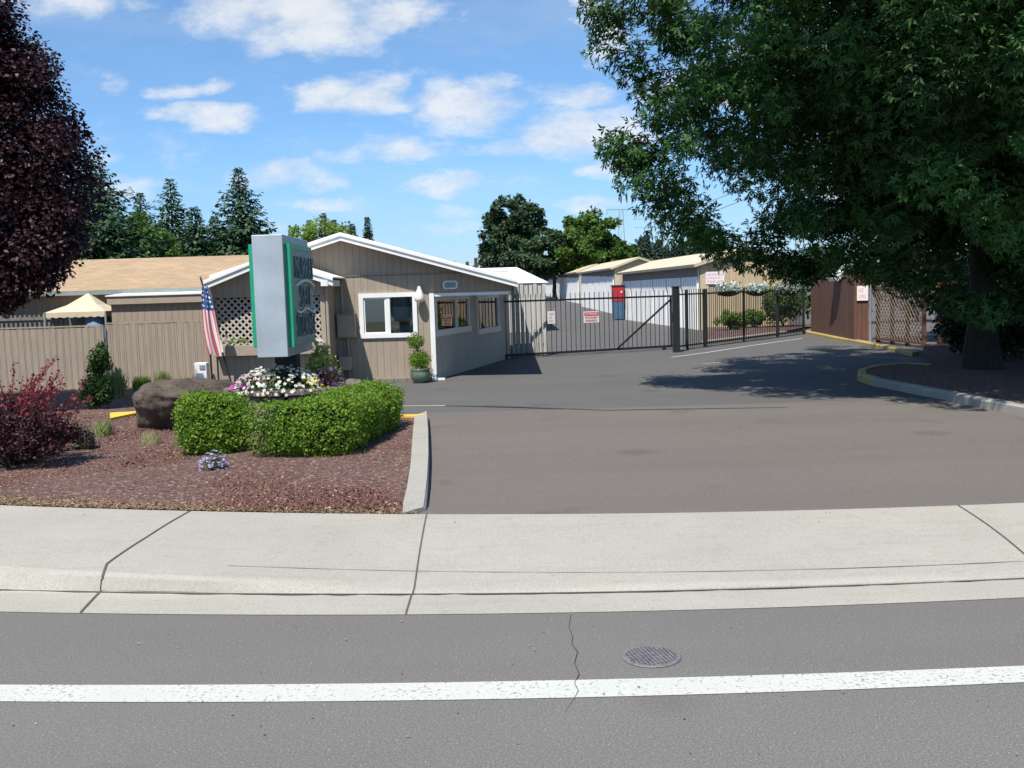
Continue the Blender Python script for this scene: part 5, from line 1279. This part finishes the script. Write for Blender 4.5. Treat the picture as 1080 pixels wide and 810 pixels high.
p = G(158,470,bz); grass('dry_grass_tuft', (p.x,p.y+.05,bz), .28, .20, 420, 'L_dry', 'straw coloured grass tuft at the foot of the boulder', .035)
p = G(110,459,bz); grass('ornamental_grass', (p.x,p.y,bz), .28, .24, 200, 'L_grass', 'short yellowish grass beside the low lavender', .07)
p = G(235,418,bz); shrub('planter_side_plant', (p.x,15.9,bz), (.36,.25,.30), 700, 'L_shrub', 'small leafy plant behind the boulder left of the planter', .05)
p = G(372,412,bz); grass('low_green_plant', (W(372,405,16.6).x,16.6,bz), .42, .42, 360, 'L_lime', 'bright leafy plant showing behind the right end of the hedge', .12)
# crimson barberry / maple shrub at the left edge
p = G(25,499,bz); e_ = empty('crimson_shrub', (p.x,p.y+.45,bz), 'spreading crimson and purple shrub at the left edge', 'shrub')
c = np.array([p.x-.34,p.y+.50,bz])
C_ = np.concatenate([c+np.array([0,0,.40])+dirs(60)*np.array([.70,.58,.38])*(R.random((60,1))**.35), c+np.stack([R.uniform(-.9,.95,18), R.uniform(-.5,.4,18), R.uniform(.25,.8,18)],1)*np.array([.95,1,.9])])
P_, D_, ix = clump_cloud(C_, R.uniform(.10,.20,len(C_)), 120, flat=.7); P_[:,2] = np.maximum(P_[:,2], bz+.05)
leafmesh('foliage', M['L_purple'], P_, D_*.6+np.array([0,0,.5]), R.uniform(.025,.05,len(P_)), T_LEAF, e_, .6)
mb = MB(); Ps = []; Ts = []
for k in range(58):
    a = R.uniform(0, 2*math.pi); rr = R.uniform(.05,.75); st = Vector(c)+Vector((rr*math.cos(a)*.9, rr*math.sin(a)*.6, R.uniform(.45,.75)-rr*.2)); d_ = Vector((math.cos(a)*.6+R.normal(0,.15), math.sin(a)*.5, 1.0)).normalized()
    L_ = R.uniform(.30,.66); pts = [st+d_*L_*t+Vector((math.cos(a),math.sin(a),0))*.10*t*t for t in (0,.35,.7,1)]; mb.tube(pts, [.006,.005,.004,.002], 4, cap=False)
    for t in np.linspace(.1,1,44):
        i_ = min(int(t*3), 2); q = pts[i_].lerp(pts[i_+1], t*3-i_ if t < 1 else 1); Ps.append(tuple(q+Vector(R.normal(0,.018,3)))); Ts.append(tuple(d_))
for k in range(26):
    a = R.uniform(0, 2*math.pi); q = Vector(c)+Vector((math.cos(a)*R.uniform(.4,1.0), math.sin(a)*.6, R.uniform(.1,.6))); b = Vector(c)+Vector((R.normal(0,.06),R.normal(0,.06),-.04)); mb.tube([b, b.lerp(q,.5)+Z*.08, q], [.014,.009,.003], 5, cap=False)
mb.build('branches', M['bark'], e_)
leafmesh('new_shoots', M['L_red'], np.array(Ps), R.normal(0,1,(len(Ps),3))+np.array([0,-.3,.6]), R.uniform(.025,.05,len(Ps)), T_LEAF, e_, .5, tang=np.array(Ts)*.8)
# bushes behind the iron fence
def atY(px, Y, z): q = W(px, 340, Y); return (q.x, Y, z)
for px, lab in ((770,'left of two bright green low mounds behind the iron fence'),(794,'right one of two bright green low mounds behind the iron fence')):
    shrub('green_mound', atY(px,41.8 if px<780 else 43.2,.1), (.85 if px < 780 else .62,.5,.44), 4200, 'L_lime' , lab, .09, 'shrub', group='low mounds behind the iron fence')
shrub('tall_shrub', atY(826,43.3,.1), (1.05,.8,1.05), 9500, 'L_bright', 'tall dense green shrub behind the iron fence', .10, nclump=60)
shrub('dark_shrub', atY(786,44.0,.1), (.9,.4,.4), 1500, 'L_darkshrub', 'dark low shrub between the two green mounds', .09)
# ------------------------------------------------------------------ broadleaf trees
def limb(mb, a, b, r0, r1, n=6, sag=.12, seg=7):
    a, b = Vector(a), Vector(b); L = (b-a).length; off = Vector(R.normal(0,.05,3))*L; pts = []
    for k in range(n+1):
        t = k/n; pts.append(a.lerp(b, t)+off*math.sin(math.pi*t)+Z*sag*L*math.sin(math.pi*t)*.5+Vector(R.normal(0,.008,3))*L)
    mb.tube(pts, [r0+(r1-r0)*k/n for k in range(n+1)], seg, cap=False); return pts
def broadleaf(name, base, label, ells, nclump, per, crad, leaf, mat, tm, trunk_r, trunk_h, flat=.75, wob=.12, group=None, droop=-.25, inner=.2, nlimb=9, sprays=0, cat='tree', fork=None, jit=.55, extra=None, holes=None):
    e_ = empty(name, base, label, cat, group)
    C_ = ell_clumps(ells, nclump, R, wob, inner)
    if extra is not None: C_ = np.concatenate([C_, extra])
    if holes is not None: C_ = C_[[not any(((c_-np.array(h[0]))**2).sum() < h[1]**2 for h in holes) for c_ in C_]]
    rad = R.uniform(crad*.65, crad*1.25, len(C_))
    P_, D_, ix = clump_cloud(C_, rad, per, flat=flat, fill=.45)
    cc = np.mean(C_, 0); O_ = norm(P_-cc)
    N_ = D_*.45+O_*.35+np.array([0,0,.75]); T_ = D_*.8+O_*.6+np.array([0,0,droop])
    leafmesh('crown', M[mat], P_, N_, R.uniform(leaf*.65, leaf*1.3, len(P_)), tm, e_, jit, tang=T_, tjit=.6, var=np.clip(R.random(len(C_))[ix]*.55+R.random(len(P_))*.45, 0, 1))
    mb = MB(); b = Vector(base); top = b+Z*trunk_h+Vector((R.normal(0,.1),R.normal(0,.1),0))
    n = 8; mb.tube([b.lerp(top, k/n)+Vector((R.normal(0,.02),R.normal(0,.02),0)) for k in range(n+1)], [trunk_r*(1.45 if k == 0 else 1.1 if k == 1 else 1-.35*k/n) for k in range(n+1)], 12, cap=False)
    hubs = []
    for k in range(nlimb):
        q = C_[R.integers(0, len(C_))]; q = Vector(tuple(cc+(q-cc)*.62)); st = b.lerp(top, R.uniform(.7,1)); hubs.append(limb(mb, st, q, trunk_r*.42, trunk_r*.16))
    for k in range(min(len(C_), 150)):
        q = Vector(C_[k*max(1,len(C_)//150) % len(C_)]); best = min((p_ for h_ in hubs for p_ in h_[2:]), key=lambda p_: (p_-q).length); limb(mb, best, q, trunk_r*.10, trunk_r*.03, 4, .05, 5)
    mb.build('trunk', M['bark'], e_); return e_
# the big tree on the right
def pxe(px, py, Y, rx_, ry, rz_): q = W(px, py, Y); return ((q.x, q.y, q.z), (rx_, ry, rz_))
ells = [((9.0,19.2,7.9),(6.3,5.9,4.4)), ((7.9,19.6,5.1),(4.9,5.3,2.4)), ((9.6,15.0,6.3),(5.4,4.2,3.5)), ((12.6,20.2,5.6),(5.4,5.6,3.8)), ((10.4,20.0,4.3),(4.0,5.0,2.0)), ((5.8,19.0,6.4),(3.0,3.8,2.9)), ((6.6,14.6,8.6),(4.2,3.4,2.3)), ((10.0,12.6,7.6),(4.2,3.0,2.6))]
ex_ = np.array([tuple(W(px, py, Y)) for px, py, Y in [(645,20,18),(655,45,18.4),(640,8,17.6),(672,70,18),(690,95,18),(652,158,18.2),(668,152,18.4),(685,160,18.6),(664,168,18.2),(700,190,18.5),(712,215,18.6),(725,235,19),(720,232,18.6),(740,244,19),(755,256,19.5),(775,265,20),(800,268,20),(820,276,20),(840,284,20),(860,274,20),(880,270,19),(905,276,19),(930,284,19),(700,205,18),(680,188,18),(870,240,20),(850,225,20),(890,225,20),(910,250,20),(870,210,19),(830,235,20),(940,262,19),(810,245,19.5),(905,220,18.5),(930,235,18.5),(960,292,19),(985,304,19),(1010,318,18.5),(1040,325,18),(1070,320,18),(1060,240,15.5),(1020,150,15.2),(990,190,15),(1040,210,15),(960,130,15.4),(930,60,15.2),(1000,100,15),(845,284,20.4),(700,120,17),(720,150,17),(740,90,17)]])
broadleaf('shade_tree', (9.75,20.6,.1), 'huge dark green shade tree overhanging the parking area on the right', ells, 1230, 190, .58, .125, 'L_maple', T_STAR, .30, 4.6, .72, .10, nlimb=16, inner=.45, extra=ex_, jit=.5)
# plum at upper left
pl = [((-10.8,17.5,4.2),(3.1,1.9,2.4)), ((-11.4,17.2,5.5),(2.4,1.6,1.8)), ((-10.9,17.7,3.3),(2.8,2.0,1.2)), ((-10.1,17.4,5.3),(1.4,1.3,1.4))]
ex2 = np.array([tuple(W(px, py, 17.4)) for px, py in [(8,18),(20,55),(34,72),(48,95),(60,112),(76,140),(84,160),(88,185),(82,205),(80,225),(84,245),(76,258),(62,270),(50,282),(38,290),(68,125),(22,48),(2,5),(36,298),(20,308)]])
edge = [(0,5),(50,38),(100,68),(130,86),(160,98),(200,99),(250,92),(280,72),(310,40),(330,16)]
q_ = []
while len(q_) < 330:
    py = R.uniform(8,322); xr = np.interp(py, [e[0] for e in edge], [e[1] for e in edge])-16+9*math.sin(py*.11)+6*math.sin(py*.31+1)+R.normal(0,4); px = R.uniform(-70, xr); q_.append(tuple(W(px, py, R.uniform(16.6,18.0))))
ex2 = np.concatenate([ex2, np.array(q_)])
broadleaf('plum_tree', (-11.2,17.6,bz), 'dark purple leaved plum tree at the upper left', pl, 560, 220, .42, .080, 'L_plum', T_LEAF, .16, 2.4, .7, .09, extra=ex2, nlimb=12, inner=.4, droop=.1)
# dark evergreen branches just behind the plum
# ------------------------------------------------------------------ conifers
def conifer_mesh(H, Rb, seed, dens=1.0, cards=.55, name='fir', mat='L_conif', droop=.25, power=.85, gap=0, trunk=.22, thin=1.0, z0f=.06):
    rg = np.random.default_rng(seed); P_ = []; N_ = []; T_ = []; S_ = []; br = []
    z = H*z0f
    while z < H*.99:
        f = 1-z/H; L = Rb*(f**power)*rg.uniform(.78,1.12)+.12; nb = max(4, int((5+5*f)*thin))
        a0 = rg.random()*6.28
        for k in range(nb):
            a = a0+6.283*k/nb+rg.normal(0,.22); l = L*rg.uniform(.62,1.12)*(1.22 if rg.random() < .14 else 1); d = np.array([math.cos(a), math.sin(a), 0]); side = np.array([-d[1], d[0], 0])
            br.append((z, a, l)); m_ = max(4, int(l*8.5*dens/ cards*.55))
            for j in range(m_):
                t = (j+rg.random())/m_; t = t**.8; up = (.30*(1-f)+.05-droop*t+.26*t*t*t)*l
                for sgn in (-1, 1):
                    w_ = (1-t)*.42*l+.10*cards; q = rg.random()
                    p = d*l*t+side*sgn*w_*q+np.array([0,0,z+up-.05*q*l+rg.normal(0,.04)])
                    P_.append(p); N_.append(np.array([0,0,1])+d*.25+rg.normal(0,.25,3)); T_.append(d*.8+side*sgn*.7+np.array([0,0,-.35])); S_.append(cards*rg.uniform(.55,1.1)*(.35+.7*f))
        z += H*rg.uniform(.016,.027)/max(.6,thin)*(1+gap)
    return (np.array(P_), np.array(N_), np.array(T_), np.array(S_), br)
def conifer(name, base, H, Rb, seed, label, mat='L_conif', group=None, **kw):
    e_ = empty(name, tuple(base), label, 'conifer', group)
    P_, N_, T_, S_, br = conifer_mesh(H, Rb, seed, **kw)
    leafmesh('crown', M[mat], P_+np.array(base), N_, S_, T_SPRAY, e_, .25, tang=T_*2.5, tjit=.4)
    b = Vector(base); mb = MB(); mb.tube([b-Z*.2, b+Z*H*.5, b+Z*H*.97], [H*.022, H*.012, .02], 8, cap=False)
    for z, a, l in br[::3]: mb.tube([b+Z*z, b+Z*(z)+Vector((math.cos(a)*l*.7, math.sin(a)*l*.7, -.1*l))], [.05,.015], 4, cap=False)
    mb.build('trunk', M['bark'], e_); return e_
def con_at(px, pytop, Y, wpx, seed, label, name='fir_tree', mat='L_conif', group='firs behind the shingled building', **kw):
    t = W(px, pytop, Y); b = (t.x, Y, gz(Y)); H = t.z-b[2]; return conifer(name, b, H, wpx*1.5/1050*Y/2, seed, label, mat, group, **kw)
con_at(251,176,72,86,1,'tallest fir, with a sharp top just left of the sign', cards=.60, dens=1.1)
con_at(147,203,80,58,2,'leftmost pointed fir above the shingle roof', cards=.58)
con_at(179,188,74,66,3,'broad fir second from the left above the shingle roof', cards=.58, power=.8)
con_at(205,216,72,58,4,'lower blunt fir between the broad fir and the tallest one', cards=.58, power=.85)
con_at(226,228,78,50,14,'dense low fir beside the tallest one', cards=.58, power=.75)
con_at(165,236,66,70,15,'dense low dark fir in the middle of the row', cards=.58, power=.7)
con_at(100,170,52,112,5,'large fir with long drooping branches behind the plum tree', cards=.5, power=.75, droop=.05, dens=1.3)
con_at(58,178,56,112,6,'large dark fir mostly hidden by the plum tree', cards=.5, power=.75)
broadleaf('hazel_bush', (W(140,260,60).x,60,0), 'light green bushy tree below the firs', [pxe(138,262,60,1.9,1.6,2.2), pxe(160,270,60,1.5,1.4,1.5)], 60, 70, .6, .26, 'L_bright', T_LEAF, .12, 1.5, .8, .1, nlimb=5)
for px, py, wd_, s_, l_ in ((326,232,20,7,'left one of the small far conifers beyond the main gable'),(341,224,34,8,'middle one of the small far conifers beyond the main gable'),(352,231,18,9,'small far conifer just right of the middle one'),(371,234,24,10,'conifer second from the right beyond the main gable'),(387,228,17,11,'slim rightmost conifer beyond the main gable')):
    con_at(px, py, 130, wd_, s_, l_, 'far_conifer', 'L_conif2', 'far conifers beyond the office', cards=.8, dens=.8)
broadleaf('lime_tree', (W(338,252,95).x,95,gz(95)), 'bright yellow green tree top showing beyond the office gable', [pxe(338,256,95,3.0,2,2.0)], 40, 60, .7, .33, 'L_lime', T_LEAF, .15, 2, .8, .1, nlimb=5)
# far round trees
Y = 112; broadleaf('round_maple', (W(541,270,Y).x,Y,gz(Y)), 'tall dark rounded tree standing behind the white roof', [pxe(543,235,Y,3.2,3,2.9), pxe(540,256,Y,3.4,3,3.2), pxe(533,272,Y,2.6,2.5,2.2)], 190, 110, .66, .40, 'L_round', T_LEAF, .35, 5, .8, .06, nlimb=8, inner=.25)
Y = 104; broadleaf('bright_maple', (W(624,270,Y).x,Y,gz(Y)), 'bright green rounded tree behind the storage buildings', [pxe(623,247,Y,3.0,2.8,2.4), pxe(624,266,Y,3.9,3,2.2), pxe(645,274,Y,1.8,2,1.2)], 180, 110, .62, .36, 'L_bright', T_LEAF, .3, 4, .75, .08, nlimb=8, inner=.25)
Y = 106; broadleaf('low_green_tree', (W(584,275,Y).x,Y,gz(Y)), 'lower olive green tree between the two rounded trees', [pxe(584,268,Y,2.6,2.4,2.3), pxe(568,274,Y,2.2,2.2,1.8), pxe(597,262,Y,1.7,2,1.7)], 110, 90, .6, .34, 'L_round', T_LEAF, .25, 3, .75, .1, nlimb=6)
rs = [(676,249,14,0),(684,246,16,1),(697,252,13,2),(709,256,12,3),(722,250,13,4),(733,243,16,5),(747,238,26,6),(760,248,20,7),(668,256,14,8),(656,258,12,9),(690,257,13,10),(716,258,13,11),(704,258,12,12),(740,250,15,13)]
word = ['first','second','third','fourth','fifth','sixth','seventh','eighth','ninth','tenth','eleventh','twelfth','thirteenth','fourteenth']
order = sorted(range(len(rs)), key=lambda i: rs[i][0]); protos = []
for j, i in enumerate(order):
    px, py, wd_, s_ = rs[i]; lab = word[j]+' from the left of the far conifers above the storage roofs'; Y = 190
    t = W(px, py, Y); H = t.z-gz(Y)
    if len(protos) < 3: e_ = conifer('skyline_conifer', (t.x, Y, gz(Y)), H, wd_/1050*Y/2*1.25, 30+i, lab, 'L_conif2', 'far conifers above the storage roofs', cards=1.1, dens=.8, gap=.2); protos.append((e_, H, wd_))
    else:
        p0, H0, w0 = protos[j % 3]; e_ = copy_tree(p0); e_.location = (t.x, Y+R.uniform(-6,6), gz(Y)); e_.scale = (wd_/w0, wd_/w0, H/H0); e_.rotation_euler = (0,0,R.uniform(0,6)); e_['label'] = lab
# distant woodland band that reads as one mass
n = 26000; xx = R.uniform(-420,420,n); yy_ = 235+R.uniform(0,25,n); top = 7+2.6*np.sin(xx*.05)+2.0*np.sin(xx*.17+1)+1.5*np.sin(xx*.43)
P_ = np.stack([xx, yy_, 1.5+top*(R.random(n)**.6)], 1)
e_ = empty('tmp', (0,0,0), 'x', 'x'); o = leafmesh('distant_woodland', M['L_conif2'], P_, R.normal(0,1,(n,3))+np.array([0,-.5,.6]), R.uniform(1.2,2.6,n), T_SPRAY, e_, .5); o.parent = None; bpy.data.objects.remove(e_)
tag(o, 'distant band of woodland along the skyline', 'woodland', kind='stuff')
# shrubs and darker trees below and behind the big tree on the right
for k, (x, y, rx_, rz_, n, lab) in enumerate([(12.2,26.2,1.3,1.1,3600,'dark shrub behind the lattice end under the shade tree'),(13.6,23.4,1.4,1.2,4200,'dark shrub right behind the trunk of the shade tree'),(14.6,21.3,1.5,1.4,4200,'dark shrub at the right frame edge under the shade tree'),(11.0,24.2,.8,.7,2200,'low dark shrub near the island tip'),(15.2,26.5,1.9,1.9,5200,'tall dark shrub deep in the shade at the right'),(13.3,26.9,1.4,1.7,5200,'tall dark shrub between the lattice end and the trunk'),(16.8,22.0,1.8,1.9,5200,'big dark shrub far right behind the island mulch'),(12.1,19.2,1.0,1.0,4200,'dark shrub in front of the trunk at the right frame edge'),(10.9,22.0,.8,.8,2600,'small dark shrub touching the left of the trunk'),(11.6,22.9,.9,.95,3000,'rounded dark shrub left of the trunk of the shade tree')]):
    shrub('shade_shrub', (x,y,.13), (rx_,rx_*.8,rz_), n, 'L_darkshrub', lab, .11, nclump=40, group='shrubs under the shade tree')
broadleaf('background_maple', (18.5,31,0), 'large dark tree closing the view behind the shade tree', [((17.5,31,5.4),(5.0,4,4.6)), ((14.3,30.5,4.4),(2.6,3,3.2)), ((21,31,6),(5,4,5))], 260, 90, .8, .26, 'L_round', T_LEAF, .3, 4, .8, .1, nlimb=8)
boardfence('side_fence', 12.4, 26, 28.9, 1.9, M['board_brown'], 'dark board fence deep in the shade behind the shrubs', cap=False)

# evergreen screen behind the parking area at the right
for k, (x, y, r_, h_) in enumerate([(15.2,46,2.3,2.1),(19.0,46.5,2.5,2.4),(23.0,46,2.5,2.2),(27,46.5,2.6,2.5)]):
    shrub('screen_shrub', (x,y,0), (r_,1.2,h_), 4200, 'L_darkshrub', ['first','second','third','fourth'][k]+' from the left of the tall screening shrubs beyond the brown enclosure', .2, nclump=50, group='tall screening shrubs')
